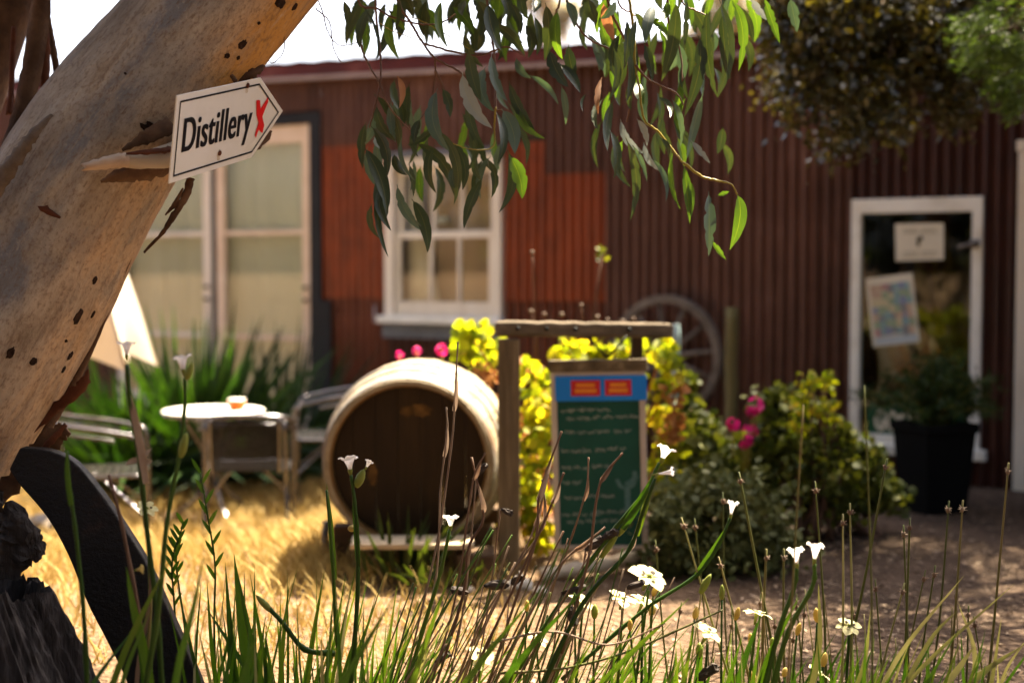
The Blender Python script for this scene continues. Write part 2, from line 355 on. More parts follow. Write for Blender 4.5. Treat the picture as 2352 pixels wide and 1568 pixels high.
# ------------------------------------------------------------------ ground
def ground_mat():
    m, n, l, b, out = nt('sandy_ground')
    a = noise_node(n, l, 1.1, 8, .62); c = noise_node(n, l, 38, 6, .7); v = n.new('ShaderNodeTexVoronoi'); v.inputs['Scale'].default_value = 30
    tc = n.new('ShaderNodeTexCoord'); l.new(tc.outputs['Object'], v.inputs['Vector'])
    mr = n.new('ShaderNodeMapRange'); mr.inputs[1].default_value = .3; mr.inputs[2].default_value = .7; l.new(a.outputs[0], mr.inputs[0])
    mx = n.new('ShaderNodeMix'); mx.inputs[0].default_value = .45; l.new(mr.outputs[0], mx.inputs[2]); l.new(c.outputs[0], mx.inputs[3])
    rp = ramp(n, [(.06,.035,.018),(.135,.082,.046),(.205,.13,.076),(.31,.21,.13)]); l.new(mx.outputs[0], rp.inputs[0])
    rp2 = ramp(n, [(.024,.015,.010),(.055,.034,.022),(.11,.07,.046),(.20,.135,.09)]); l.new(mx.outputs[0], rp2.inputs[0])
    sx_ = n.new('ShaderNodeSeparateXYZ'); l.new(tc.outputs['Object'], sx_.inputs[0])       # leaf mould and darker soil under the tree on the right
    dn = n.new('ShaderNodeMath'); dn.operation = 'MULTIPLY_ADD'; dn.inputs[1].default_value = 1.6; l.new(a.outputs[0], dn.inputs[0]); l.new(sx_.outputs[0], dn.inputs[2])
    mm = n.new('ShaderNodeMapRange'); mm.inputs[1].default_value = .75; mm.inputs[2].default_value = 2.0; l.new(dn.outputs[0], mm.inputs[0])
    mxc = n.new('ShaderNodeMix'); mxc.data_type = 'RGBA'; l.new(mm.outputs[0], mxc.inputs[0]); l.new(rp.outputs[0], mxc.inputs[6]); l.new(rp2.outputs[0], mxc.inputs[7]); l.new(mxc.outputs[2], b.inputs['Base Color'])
    b.inputs['Roughness'].default_value = .95; b.inputs['Specular IOR Level'].default_value = .15
    ad = n.new('ShaderNodeMath'); ad.operation = 'MULTIPLY'; l.new(c.outputs[0], ad.inputs[0]); l.new(v.outputs[0], ad.inputs[1])
    bp = n.new('ShaderNodeBump'); bp.inputs['Strength'].default_value = 1.0; bp.inputs['Distance'].default_value = .05; l.new(ad.outputs[0], bp.inputs['Height']); l.new(bp.outputs[0], b.inputs['Normal'])
    return m
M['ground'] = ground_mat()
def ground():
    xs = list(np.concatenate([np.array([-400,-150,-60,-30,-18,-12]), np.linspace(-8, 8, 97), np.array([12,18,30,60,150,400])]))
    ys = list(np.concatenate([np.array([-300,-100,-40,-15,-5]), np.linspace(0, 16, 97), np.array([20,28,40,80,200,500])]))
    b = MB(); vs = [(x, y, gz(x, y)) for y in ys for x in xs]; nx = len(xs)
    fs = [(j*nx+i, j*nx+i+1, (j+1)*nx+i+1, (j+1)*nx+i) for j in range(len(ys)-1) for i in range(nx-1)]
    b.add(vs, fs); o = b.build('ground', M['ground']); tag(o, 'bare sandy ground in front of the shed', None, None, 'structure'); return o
ground()

# ------------------------------------------------------------------ shed
WA = math.atan2(-.538, .843); WO = Vector((0, 10.44, 0))
SHED = empty('shed', WO, WA, 'long rusty red and brown corrugated iron shed with white framed openings', 'shed')
WMI = WM[SHED].inverted()
def wp(U, V, d=0.0):
    """photo point on the wall plane (d metres in front of it) -> (t along the wall, height)"""
    o = WMI @ Vector((0,0,EYE)); q = WMI @ P(U, V, 10.0); r = q-o
    k = (-d - o.y)/r.y; h = o + r*k
    return h.x, h.z
def wt(U, d=0.0): return wp(U, 700, d)[0]
def wz(U, V, d=0.0): return wp(U, V, d)[1]
def zroof(t): return 2.855 - 0.030*t
def sheet(t0, t1, z0, z1, mk, d=0.0, slope=False, name='corrugated_sheet'):
    """one sheet of corrugated iron, ripples running up the wall"""
    b = MB(); n = max(4, int(round((t1-t0)/.076*10))); vs = []; rows = 7
    tilt = R(-.003, .003); ph = t0
    for j in range(rows):
        z = z0 + (z1-z0)*j/(rows-1)
        for i in range(n+1):
            t = t0 + (t1-t0)*i/n
            y = -d + .019*math.cos(2*math.pi*t/.0762) + tilt*(j/(rows-1)-.5)*2 + .004*mnoise.noise(Vector((t*2.2, z*2.2, d*50)))
            zz = z + (zroof(t)-zroof(0) if (slope and j == rows-1) else 0)
            vs.append((t, y, zz))
    fs = [(j*(n+1)+i, j*(n+1)+i+1, (j+1)*(n+1)+i+1, (j+1)*(n+1)+i) for j in range(rows-1) for i in range(n)]
    b.add(vs, fs); return b.build(name, M[mk], SHED, local=True)
def sheets(U0, U1, z0, z1, mk, d=0.0, w=.762, slope=False):
    t0 = wt(U0) if U0 is not None else -9; t1 = wt(U1); t = t0; k = 0
    while t < t1-.05:
        e = min(t+w, t1)
        if t1-e < .12: e = t1
        sheet(t, e+.012 if e < t1 else e, z0, z1, mk, d + (.0025 if k % 2 else 0), slope); t = e; k += 1
ZT = zroof(0) - .03
dl, dr, dtop = wt(270), wt(717), wz(715, 284)
# wall left of the doors, above the doors, around the sash window and on to the right
sheets(-600, 268, -.35, ZT, 'iron_brown', slope=True)
sheets(262, 745, dtop+.10, ZT, 'iron_brown', .004, slope=True)
sheets(745, 1252, wz(1000, 322), ZT, 'iron_brown', .006, slope=True)
wl_, wr_ = wt(889), wt(1156)
sheets(745, 888, wz(800, 684), wz(800, 326), 'iron_red', 0)
sheets(745, 888, -.35, wz(800, 684)+.03, 'iron_rust', -.012)
sheets(1157, 1252, wz(1200, 692), wz(1200, 326), 'iron_red', 0)
sheets(1252, 1392, wz(1320, 692), wz(1320, 388), 'iron_red', .002)
sheets(1252, 1392, wz(1320, 388)-.03, ZT, 'iron_brown', .008, slope=True)
sheets(1157, 1392, -.15, wz(1250, 692)+.03, 'iron_rust', -.012)
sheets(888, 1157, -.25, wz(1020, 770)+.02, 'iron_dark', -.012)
sheets(888, 1157, wz(1000, 345), wz(1000, 322)+.03, 'iron_brown', .002)
sheets(1392, 1955, -.1, ZT, 'iron_brown', .003, slope=True)
rl, rr_ = wt(1957), wt(2257)
rtop, rbot = wz(2110, 455), wz(2200, 1040)
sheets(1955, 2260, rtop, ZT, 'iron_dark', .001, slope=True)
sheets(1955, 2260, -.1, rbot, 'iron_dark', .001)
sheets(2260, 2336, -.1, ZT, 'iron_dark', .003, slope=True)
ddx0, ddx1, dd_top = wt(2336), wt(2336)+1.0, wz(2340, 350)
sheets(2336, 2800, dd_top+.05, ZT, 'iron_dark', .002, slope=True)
b = MB(); te = wt(2800); 
sheet(ddx1+.05, ddx1+.05+1.52, -.1, zroof(ddx1)-.03, 'iron_dark', .003)
T0, T1 = wt(-600)-.1, ddx1+1.7
# dark backing wall with the openings left free, roof, fascia, gutter strip
def shed_part(name, mk, boxes, bev=0, parent=None, smooth=False, kind=None):
    b = MB()
    for lo, hi in boxes: b.box(lo, hi)
    o = b.build(name, M[mk], parent or SHED, smooth=smooth, local=True, kind=kind)
    if bev: bevel(o, bev)
    return o
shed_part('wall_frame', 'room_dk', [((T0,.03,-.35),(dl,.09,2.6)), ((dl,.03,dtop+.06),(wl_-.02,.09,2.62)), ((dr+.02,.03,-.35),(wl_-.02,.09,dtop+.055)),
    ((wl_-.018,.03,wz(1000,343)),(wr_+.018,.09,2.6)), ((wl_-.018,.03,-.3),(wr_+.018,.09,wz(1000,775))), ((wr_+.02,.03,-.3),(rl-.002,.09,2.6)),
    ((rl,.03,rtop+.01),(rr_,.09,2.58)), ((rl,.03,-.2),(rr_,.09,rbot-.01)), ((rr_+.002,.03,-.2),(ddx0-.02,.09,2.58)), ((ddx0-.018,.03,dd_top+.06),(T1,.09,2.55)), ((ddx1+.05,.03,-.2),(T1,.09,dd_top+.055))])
shed_part('back_wall', 'room', [((T0,4.0,-.35),(T1,4.08,3.3))])
shed_part('end_wall', 'iron_brown', [((T0-.04,.0,-.35),(T0-.002,4.08,2.9))]); shed_part('end_wall', 'iron_dark', [((T1+.002,.0,-.35),(T1+.04,4.08,2.7))])
shed_part('room_floor', 'room_dk', [((T0,.095,-.1),(T1,3.995,-.04))])
shed_part('partition', 'room_dk', [((wt(1560),.1,-.03),(wt(1560)+.06,3.99,2.5))])
shed_part('partition', 'room', [((dr+.10,.1,-.03),(dr+.15,3.99,2.5))])
shed_part('ceiling', 'room_dk', [((T0,.10,2.5),(T1,3.99,2.53))])
def sloped(name, mk, y0, y1, za, zb, parent=SHED, smooth=False):
    b = MB(); vs = []
    for t in (T0-.1, T1+.1):
        for (y, dz) in ((y0,za),(y1,za),(y1,zb),(y0,zb)): vs.append((t, y, zroof(t)+dz))
    b.add(vs, [(0,1,2,3),(7,6,5,4),(0,4,5,1),(1,5,6,2),(2,6,7,3),(3,7,4,0)]); return b.build(name, M[mk], parent, smooth=smooth, local=True)
sloped('fascia', 'fascia', -.09, -.06, -.055, .045)
sloped('gutter_strip', 'pinkmetal', -.105, -.045, -.085, -.058)
sloped('soffit', 'room_dk', -.058, .10, -.030, -.012)
b = MB(); n = 120; vs = []
for i in range(n+1):
    t = T0-.15 + (T1-T0+.3)*i/n
    for (y, dz) in ((-.12, .05), (4.3, .42)): vs.append((t, y, zroof(t)+dz + (.012 if i % 2 else 0)))
b.add(vs, [(i*2, i*2+2, i*2+3, i*2+1) for i in range(n)]); b.build('roof', M['iron_brown'], SHED, smooth=False, local=True)

# french doors
def rect_frame(name, mk, t0, t1, z0, z1, w, y0, y1, parent, bot=None, top=None):
    bot = bot or w; top = top or w
    return shed_part(name, mk, [((t0,y0,z0),(t0+w,y1,z1)), ((t1-w,y0,z0),(t1,y1,z1)), ((t0+w+.0005,y0+.001,z0),(t1-w-.0005,y1-.001,z0+bot)), ((t0+w+.0005,y0+.001,z1-top),(t1-w-.0005,y1-.001,z1))], .004, parent)
FLO = wz(700, 1005)
shed_part('door_lintel', 'black', [((dl-.1,-.03,dtop+.005),(wt(744),.02,dtop+.085))], .004)
shed_part('door_jamb', 'black', [((dr+.006,-.035,-.3),(wt(744),.025,dtop+.003))], .004)
shed_part('door_jamb', 'black', [((wt(724),-.05,-.3),(wt(768),-.036,wz(740,690)))], .004)
shed_part('door_step', 'wood_grey', [((dl,-.15,-.3),(dr,.06,FLO-.01))], .01)
mid0, mid1 = wt(487), wt(499)
shed_part('meeting_strip', 'black', [((mid0+.002,.005,FLO),(mid1-.002,.03,dtop-.05))])
z535, z775 = wz(610, 534), wz(610, 775)
for (a, c, mk) in ((dl, mid0, 'cream'), (mid1, dr, 'peach')):
    d = rect_frame('french_door', mk, a, c, FLO, dtop, .095, -.005, .04, None, .30, .14)
    d['label'] = 'tall glazed timber door with three stacked panes'
    shed_part('glazing_bar', mk, [((a+.096,.0,z535-.02),(c-.096,.035,z535+.02))], .003, d)
    shed_part('glazing_bar', mk, [((a+.096,.0,z775-.02),(c-.096,.035,z775+.02))], .003, d)
    for (za, zb) in ((FLO+.30, z775-.021), (z775+.021, z535-.021), (z535+.021, dtop-.141)):
        shed_part('pane', 'glass', [((a+.0965,.015,za+.001),(c-.0965,.019,zb-.001))], 0, d)
    for (u, zz) in ((.05, wz(697, 660)), (.05, wz(697, 690))):
        tk = (c-u) if mk == 'peach' else (c-u+.01)
        b = MB(); b.tube([(tk,-.005,zz),(tk,-.045,zz)], [.012,.016], 12); b.build('knob', M['black'], d, local=True)
# gathered pale curtain behind the doors
b = MB(); n = 130; vs = []
for i in range(n+1):
    t = dl + (dr-dl)*i/n; y = .085 + .007*math.sin(t*24+math.sin(t*7)) 
    for z in (FLO+.02, 1.2, 2.45): vs.append((t, y+ (.01*math.sin(t*9) if z == 1.2 else 0), z))
b.add(vs, [(i*3+k, i*3+k+3, i*3+k+4, i*3+k+1) for i in range(n) for k in (0,1)]); b.build('curtain', M['curtain'], SHED, local=True)

# sash window
wz0, wz1 = wz(1020, 742), wz(1020, 360)
W_ = rect_frame('sash_window', 'cream', wl_, wr_, wz0, wz1, .085, -.035, .05, None, .06, .07)
W_['label'] = 'white timber sash window with six panes'
shed_part('sill', 'white', [((wl_-.03,-.10,wz0-.005),(wr_+.03,-.036,wz0+.05))], .008, W_)
shed_part('head_flashing', 'lead', [((wl_-.03,-.05,wz1+.001),(wr_+.03,.03,wz1+.05))], .006, W_)
shed_part('apron_flashing', 'lead', [((wl_-.02,-.045,wz(1000,778)),(wr_+.02,-.015,wz0-.006))], .006, W_)
zm = wz(1020, 538)
def sash(z0, z1, y):
    a, c = wl_+.0855, wr_-.0855
    s = rect_frame('sash', 'cream', a, c, z0, z1, .045, y, y+.035, W_, .10 if z0 < zm-.1 else .045, .05)
    w = c-a
    for q in (.365, .655): shed_part('glazing_bar', 'cream', [((a+w*q-.014,y+.003,z0+.05),(a+w*q+.014,y+.03,z1-.051))], .003, W_)
    e = [a+.046, a+w*.365-.0145, a+w*.365+.0145, a+w*.655-.0145, a+w*.655+.0145, c-.046]
    for k in range(3): shed_part('pane', 'glass', [((e[2*k],y+.014,z0+.05),(e[2*k+1],y+.017,z1-.052))], 0, W_)
sash(wz0+.061, zm+.02, .0); sash(zm-.018, wz1-.071, .04)
b = MB()                                                     # drawn drape in the lower left panes
for i in range(21):
    q = i/20; t = wl_+.10 + q*(.10); t2 = wl_+.10 + q*(.34)
    b.add([(t, .13+.012*math.sin(i*1.9), wz1-.1), (t+ (t2-t)*.35, .13+.014*math.sin(i*1.9), zm), (t2, .13+.016*math.sin(i*1.9), wz0+.02)], [])
b.f = [(i*3+k, i*3+k+3, i*3+k+4, i*3+k+1) for i in range(20) for k in (0,1)]; b.build('drape', M['drape'], SHED, local=True)
shed_part('pane_backing', 'room', [((wl_+.02,.20,.5),(wr_-.02,.21,2.2))])  # tan sheet added behind the panes in place of reflected brightness
bowl = MB(); bt, bz = wp(1010, 505, -.1); bowl.blob((bt, .14, bz), .05, .05, .028, 14, 8)
o = bowl.build('white_bowl', M['white'], None, local=True, xf=WM[SHED]); tag(o, 'small round white bowl inside the sash window', 'bowl')

# glazed panel on the right with notices
G_ = rect_frame('glazed_panel', 'white', rl, rr_, rbot, rtop, .062, -.035, .03, None, .09, .09)
G_['label'] = 'white framed glass panel with notices stuck on it'
shed_part('pane', 'glass_dk', [((rl+.0625,-.005,rbot+.091),(rr_-.0625,0,rtop-.091))], 0, G_)
shed_part('sill', 'white', [((rl-.01,-.09,rbot-.03),(rr_+.05,-.036,rbot+.035))], .006, G_)
def on_wall(name, mk, corners, d, th=.002, label=None, cat=None, parent=None):
    """a thin sheet stuck on the glass, its four corners measured on the photo"""
    pts = [wp(u, v, d) for u, v in corners]; b = MB()
    b.add([(t,-d,z) for t, z in pts]+[(t,-d-th,z) for t, z in pts], [(0,1,2,3),(7,6,5,4),(0,4,5,1),(1,5,6,2),(2,6,7,3),(3,7,4,0)])
    if parent is not None: return b.build(name, M[mk], parent, smooth=False, local=True)
    o = b.build(name, M[mk], None, smooth=False, xf=WM[SHED]); tag(o, label, cat); WM[o] = Matrix.Identity(4); return o
def quad_pt(c, u, v):
    a = Vector(c[0]).lerp(Vector(c[1]), u); b_ = Vector(c[3]).lerp(Vector(c[2]), u); return a.lerp(b_, v)
def patch(parent, name, mk, c, u0, u1, v0, v1, d):
    q = [quad_pt(c, *p) for p in ((u0,v0),(u1,v0),(u1,v1),(u0,v1))]
    pts = [wp(a.x, a.y, d) for a in q]; b = MB(); b.add([WM[SHED] @ Vector((t,-d,z)) for t, z in pts], [(0,1,2,3)])
    return b.build(name, M[mk], parent, smooth=False)
nc = [(2056,514),(2168,512),(2168,596),(2058,600)]
N1 = on_wall('notice', 'paper', nc, .008, label='plain cream notice sheet on the upper glass', cat='notice')
patch(N1, 'emblem', 'ink', nc, .44, .50, .38, .62, .0125); patch(N1, 'emblem', 'ink', nc, .50, .56, .34, .46, .0125)
M['faint'] = mat('faint_print', [(.36,.33,.26),(.42,.38,.30)], 20, .8)
for v in (.14, .22, .76, .85): patch(N1, 'print_line', 'faint', nc, .16, .46, v, v+.035, .0125); patch(N1, 'print_line', 'faint', nc, .52, .84, v, v+.035, .0125)
pc = [(1988,640),(2096,626),(2113,786),(2006,797)]
N2 = on_wall('poster', 'paper', pc, .008, label='tilted colourful poster with a pale border on the glass', cat='poster')
pal = {'p_or':(.55,.28,.10),'p_bl':(.05,.09,.32),'p_gr':(.16,.28,.06),'p_rd':(.42,.07,.05),'p_te':(.05,.26,.28),'p_dk':(.05,.05,.06),'p_ye':(.62,.48,.16),'p_lb':(.42,.50,.56)}
for k, c in pal.items():
    c = tuple(x*.6+.22 for x in c); M[k] = mat(k, [tuple(x*.8 for x in c), c], 10, .7)
patch(N2, 'pale_footer', 'p_lb', pc, .05, .97, .87, .98, .0125)
keys = list(pal)[:7]
rr3 = random.Random(3)
for i in range(7):
    for j in range(7):
        if i < 2 and j < 3: k = 'p_or' if rr3.random() < .5 else 'p_ye'
        else: k = rr3.choice(keys)
        patch(N2, 'print_patch', k, pc, .08+.12*i-rr3.uniform(0,.02), .08+.12*i+rr3.uniform(.09,.15), .12+.104*j-rr3.uniform(0,.02), .12+.104*j+rr3.uniform(.07,.13), .0125+.0003*((i*3+j*5)%7))
gc = [(1990,938),(2128,934),(2132,990),(1992,992)]
M['dkgreen'] = mat('dark_green_board', [(.006,.05,.022),(.01,.075,.03)], 5, .6)
gc2 = [(1990,932),(2215,926),(2217,996),(1992,998)]
N3 = on_wall('green_sign', 'dkgreen', gc2, .008, label='dark green sign with white letters low on the glass', cat='sign')
def text_mesh(body, size, mk, offset=0.0, sx=1.0, spacing=1.0, extrude=0.0):
    c = bpy.data.curves.new('text', 'FONT'); c.body = body; c.size = size; c.offset = offset; c.space_character = spacing; c.extrude = extrude
    o = bpy.data.objects.new('text', c); COL.objects.link(o)
    dg = bpy.context.evaluated_depsgraph_get(); dg.update()
    me = bpy.data.meshes.new_from_object(o.evaluated_get(dg)); bpy.data.objects.remove(o)
    me.materials.clear(); me.materials.append(M[mk]); return me
me = text_mesh('GOOD', .13, 'paper', .006)
ta, za = wp(2008, 984, .012); xw = max(v.co.x for v in me.vertices); sc_ = (wt(2128)-ta)/xw
o = link('lettering', me, N3); o.matrix_world = WM[SHED] @ Matrix.Translation((ta,-.0125,za)) @ Matrix.Rotation(math.pi/2, 4, 'X') @ Matrix.Diagonal((sc_,1.25,1,1))

# far right door with its pale frame
shed_part('door_frame', 'cream', [((ddx0,-.04,-.02),(ddx0+.075,.03,dd_top)), ((ddx1-.07,-.04,-.02),(ddx1,.03,dd_top)), ((ddx0-.01,-.042,dd_top+.001),(ddx1+.01,.03,dd_top+.07))], .006)
shed_part('door', 'iron_dark', [((ddx0+.076,.0,-.02),(ddx1-.071,.04,dd_top-.002))], .004)
# bent grey conduit beside the window, dark latch on the glazed panel
b = MB(); c0 = [wp(868, 700), wp(868, 738), wp(900, 742)]
b.tube([(t,-.04,z) for t, z in c0], .012, 8); b.build('conduit', M['pinkmetal'], SHED, local=True)
b = MB(); t, z = wp(2243, 560); b.tube([(t,-.036,z),(t,-.085,z)], [.03,.026], 12); b.tube([(t,-.08,z),(t-.09,-.085,z-.02)], .011, 8); b.build('latch', M['hoop'], SHED, local=True)
# made-up straw stems behind the right glass, standing in for reflected foliage
def reflection_bunch():
    c = WM[SHED] @ Vector((wt(2150), .55, -.04)); e = empty('reflection_stems', c, 0, 'straw coloured stems inside the glass panel standing in for reflected foliage', 'reflected foliage')
    rr = random.Random(5)
    v = MB(); v.tube([c, c+Vector((0,0,.25)), c+Vector((0,0,.5))], [.09,.12,.08], 16); v.build('stem_holder', M['pot'], e)
    b = MB()
    for i in range(150):
        a = rr.uniform(0, 6.28); s = rr.uniform(.05,.42); h = rr.uniform(.85,1.65)
        tip = c + Vector((math.cos(a)*s, math.sin(a)*s*.6, h)); m_ = c.lerp(tip,.6)+Vector((0,0,.1))
        b.ribbon(smooth_path([c+Vector((0,0,.45)), m_, tip], 6), [.005,.006,.008,.014,.022,.018,.003], (rr.uniform(-1,1),-1,.2), .2, rnd=rr.random())
    b.build('stems', M['straw'], e, kind='stuff')
reflection_bunch()
# ------------------------------------------------------------------ leaning eucalyptus in the foreground
def trunk_mat():
    m, n, l, b, out = nt('gum_trunk_bark')
    def at(k):
        a = n.new('ShaderNodeAttribute'); a.attribute_name = k; return a.outputs['Fac']
    cb = n.new('ShaderNodeCombineXYZ'); l.new(at('tx'), cb.inputs[0]); l.new(at('ty'), cb.inputs[1]); l.new(at('av'), cb.inputs[2])
    big = noise_node(n, l, 5.5, 5, .55, vec=cb.outputs[0], stretch=(1,1,.32)); med = noise_node(n, l, 14, 7, .65, vec=cb.outputs[0], stretch=(1,1,.25))
    fine = noise_node(n, l, 90, 6, .7, vec=cb.outputs[0], stretch=(1,1,.45)); spk = noise_node(n, l, 46, 4, .6, vec=cb.outputs[0], stretch=(1,1,.28))
    def mr(src, a, c):
        q = n.new('ShaderNodeMapRange'); q.inputs[1].default_value = a; q.inputs[2].default_value = c; l.new(src, q.inputs[0]); return q.outputs[0]
    def mix(f, a, c, mode='MIX'):
        q = n.new('ShaderNodeMix'); q.data_type = 'RGBA'; q.blend_type = mode; l.new(f, q.inputs[0])
        for s, v in ((6, a), (7, c)):
            if isinstance(v, tuple): q.inputs[s].default_value = (*v, 1)
            else: l.new(v, q.inputs[s])
        return q.outputs[2]
    def mul(a, c):
        q = n.new('ShaderNodeMath'); q.operation = 'MULTIPLY'; q.use_clamp = True; l.new(a, q.inputs[0])
        if isinstance(c, float): q.inputs[1].default_value = c
        else: l.new(c, q.inputs[1])
        return q.outputs[0]
    def add(a, c):
        q = n.new('ShaderNodeMath'); q.operation = 'ADD'; q.use_clamp = True; l.new(a, q.inputs[0]); l.new(c, q.inputs[1]); return q.outputs[0]
    rp = ramp(n, [(.27,.205,.14),(.40,.32,.235),(.50,.415,.32),(.60,.52,.42)]); l.new(mr(med.outputs[0], .3, .7), rp.inputs[0])
    c = rp.outputs[0]
    g = mul(mr(big.outputs[0], .40, .56), add(at('grey'), mr(big.outputs[0], .54, .70)))
    c = mix(mul(g, .9), c, (.17,.18,.205))
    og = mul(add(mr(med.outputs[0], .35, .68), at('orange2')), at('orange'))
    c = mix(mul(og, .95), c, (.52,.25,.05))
    w2 = mr(big.outputs[0], .46, .32)
    c = mix(mul(w2, .5), c, (.20,.13,.075))
    stk = noise_node(n, l, 26, 8, .7, vec=cb.outputs[0], stretch=(1,1,.10))
    c = mix(mul(mr(stk.outputs[0], .54, .68), .6), c, (.15,.10,.07))
    c = mix(mul(mr(stk.outputs[0], .44, .32), .5), c, (.50,.41,.31))
    c = mix(mul(mr(spk.outputs[0], .63, .72), .55), c, (.10,.05,.028))
    c = mix(mul(mr(fine.outputs[0], .50, .64), .6), c, (.17,.10,.06))
    c = mix(mul(mr(fine.outputs[0], .42, .30), .4), c, (.56,.48,.38))
    c = mix(mul(at('shadowy'), mr(big.outputs[0], .70, .35)), c, (.135,.10,.075))  # grey-brown shade painted into the bark colour
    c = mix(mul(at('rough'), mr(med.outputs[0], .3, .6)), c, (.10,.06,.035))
    l.new(c, b.inputs['Base Color']); b.inputs['Roughness'].default_value = .72; b.inputs['Specular IOR Level'].default_value = .25
    hs = add(mul(fine.outputs[0], .5), mul(med.outputs[0], .7)); bp = n.new('ShaderNodeBump'); bp.inputs['Strength'].default_value = .9; bp.inputs['Distance'].default_value = .012
    l.new(hs, bp.inputs['Height']); l.new(bp.outputs[0], b.inputs['Normal']); return m
M['trunk'] = trunk_mat()
TY = 4.40
tr_pts = [(-560,1720,TY-.1,.34),(-400,1380,TY-.05,.30),(-190,1030,TY,.287),(-48,838,TY,.270),(60,650,TY,.258),(138,502,TY,.250),(250,322,TY,.240),(352,190,TY,.232),(462,58,TY+.02,.228),(600,-110,TY+.05,.225),(760,-310,TY+.1,.20),(900,-560,TY+.2,.17)]
tc_ = smooth_path([P(u,v,y) for u,v,y,r in tr_pts], 150)
rad_ = [float(np.interp(i/150*(len(tr_pts)-1), range(len(tr_pts)), [p[3] for p in tr_pts])) for i in range(151)]
base = Vector((tc_[0].x, tc_[0].y, 0))
TREE = empty('eucalyptus_tree', base, 0, 'leaning smooth barked gum tree with peeling bark and drooping leafy branches', 'tree')
def trunk_frame(i):
    t = (tc_[min(i+1,150)]-tc_[max(i-1,0)]).normalized()
    f = Vector((0,-1,0)); f = (f - t*f.dot(t)).normalized()      # towards the camera
    s = f.cross(t) * -1.0                                        # lower right side
    s = t.cross(f) * 1.0
    if s.x < 0: s = -s
    return t, f, s
def trunk_pt(i, a, k=1.0):
    """a = 0 faces the camera, +90 degrees is the lower right side"""
    t, f, s = trunk_frame(i); n_ = f*math.cos(a) + s*math.sin(a); p = tc_[i]
    d = 1 + .055*mnoise.noise(Vector((math.cos(a)*1.3, math.sin(a)*1.3, i*.035))) + .02*mnoise.noise(Vector((math.cos(a)*4, math.sin(a)*4, i*.09+5)))
    d += .012*mnoise.noise(Vector((math.cos(a)*9, math.sin(a)*9, i*.25)))
    # smooth swelling folds along the lower right edge
    return p + n_*rad_[i]*d*k, n_
b = MB(); NA = 88; vs = []; A = {k: [] for k in ('tx','ty','av','grey','orange','orange2','rough','shadowy')}
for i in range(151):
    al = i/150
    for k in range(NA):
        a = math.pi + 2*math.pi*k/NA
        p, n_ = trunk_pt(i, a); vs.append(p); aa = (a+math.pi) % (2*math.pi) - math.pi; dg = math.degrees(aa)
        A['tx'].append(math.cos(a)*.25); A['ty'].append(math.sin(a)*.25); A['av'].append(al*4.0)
        U = CX + F*p.x/p.y
        A['grey'].append(max(0, 1-abs(dg-(-4))/42)*1.0)
        edge = max(0, min(1, (dg-14)/45))*(1 if dg < 130 else 0)
        A['orange'].append(min(1, edge*(.75 + .45*sstep((al-.60)/.12)) + .18*max(0,1-abs(dg+60)/25)))  # orange bark, strengthened on the lower right to paint in warm bounce light
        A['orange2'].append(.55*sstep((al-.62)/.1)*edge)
        A['shadowy'].append(.7*sstep((-dg-12)/45))  # shade painted on the left side of the trunk
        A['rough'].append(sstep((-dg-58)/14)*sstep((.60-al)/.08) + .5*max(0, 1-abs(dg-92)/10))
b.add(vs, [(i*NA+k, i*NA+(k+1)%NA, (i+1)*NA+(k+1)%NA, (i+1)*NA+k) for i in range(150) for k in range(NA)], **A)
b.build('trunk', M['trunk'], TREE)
def trunk_at(U, V):
    """nearest trunk surface point under a photo point"""
    best = None
    for i in range(20, 140):
        for dg in range(-84, 96, 4):
            p, n_ = trunk_pt(i, math.radians(dg)); u = CX+F*p.x/p.y
            q = cam_uv(p); e = (q[0]-U)**2+(q[1]-V)**2
            if best is None or e < best[0]: best = (e, i, math.radians(dg), p, n_)
    return best[1:]
def cam_uv(p):
    d = Vector(p)-Vector((0,0,EYE)); fw = d.y*math.cos(PITCH)-d.z*math.sin(PITCH); up = d.y*math.sin(PITCH)+d.z*math.cos(PITCH)
    return CX+F*d.x/fw, CY-F*up/fw
# knots
for (u, v, w, h) in [(174,728,12,24),(218,638,6,12),(158,812,7,13),(26,812,10,17),(78,824,10,12),(147,855,5,11),(213,716,4,11),(555,98,9,16),(519,123,7,8),(553,133,4,6),(637,8,14,14),(681,10,7,12),(597,56,4,5),(341,297,20,10),(349,283,12,5),(152,785,4,4),(282,168,4,3),(610,178,8,6)]:
    i, a, p, n_ = trunk_at(u, v); t, f, s = trunk_frame(i); sd_ = t.cross(n_).normalized()
    k = MB(); nn = 16; ring = []; vs = [p + n_*.0025]
    for rr, hh in ((.45,.002),(.9,.004),(1.25,-.006)):
        for j in range(nn):
            th = 2*math.pi*j/nn; jt = 1+.6*mnoise.noise(Vector((math.cos(th)*2+u, math.sin(th)*2, rr)))
            vs.append(p + (sd_*math.cos(th)*px(w,TY)*.8 + t*math.sin(th)*px(h,TY)*.8)*rr*jt + n_*hh)
    fs = [(0, 1+j, 1+(j+1)%nn) for j in range(nn)] + [(1+r*nn+j, 1+(r+1)*nn+j, 1+(r+1)*nn+(j+1)%nn, 1+r*nn+(j+1)%nn) for r in (0,1) for j in range(nn)]
    k.add(vs, fs); k.build('knot', M['knot'], TREE)
M['barkgrey'] = mat('grey_bark', [(.06,.04,.028),(.14,.10,.07),(.22,.165,.12)], 12, .85, .7, 40)
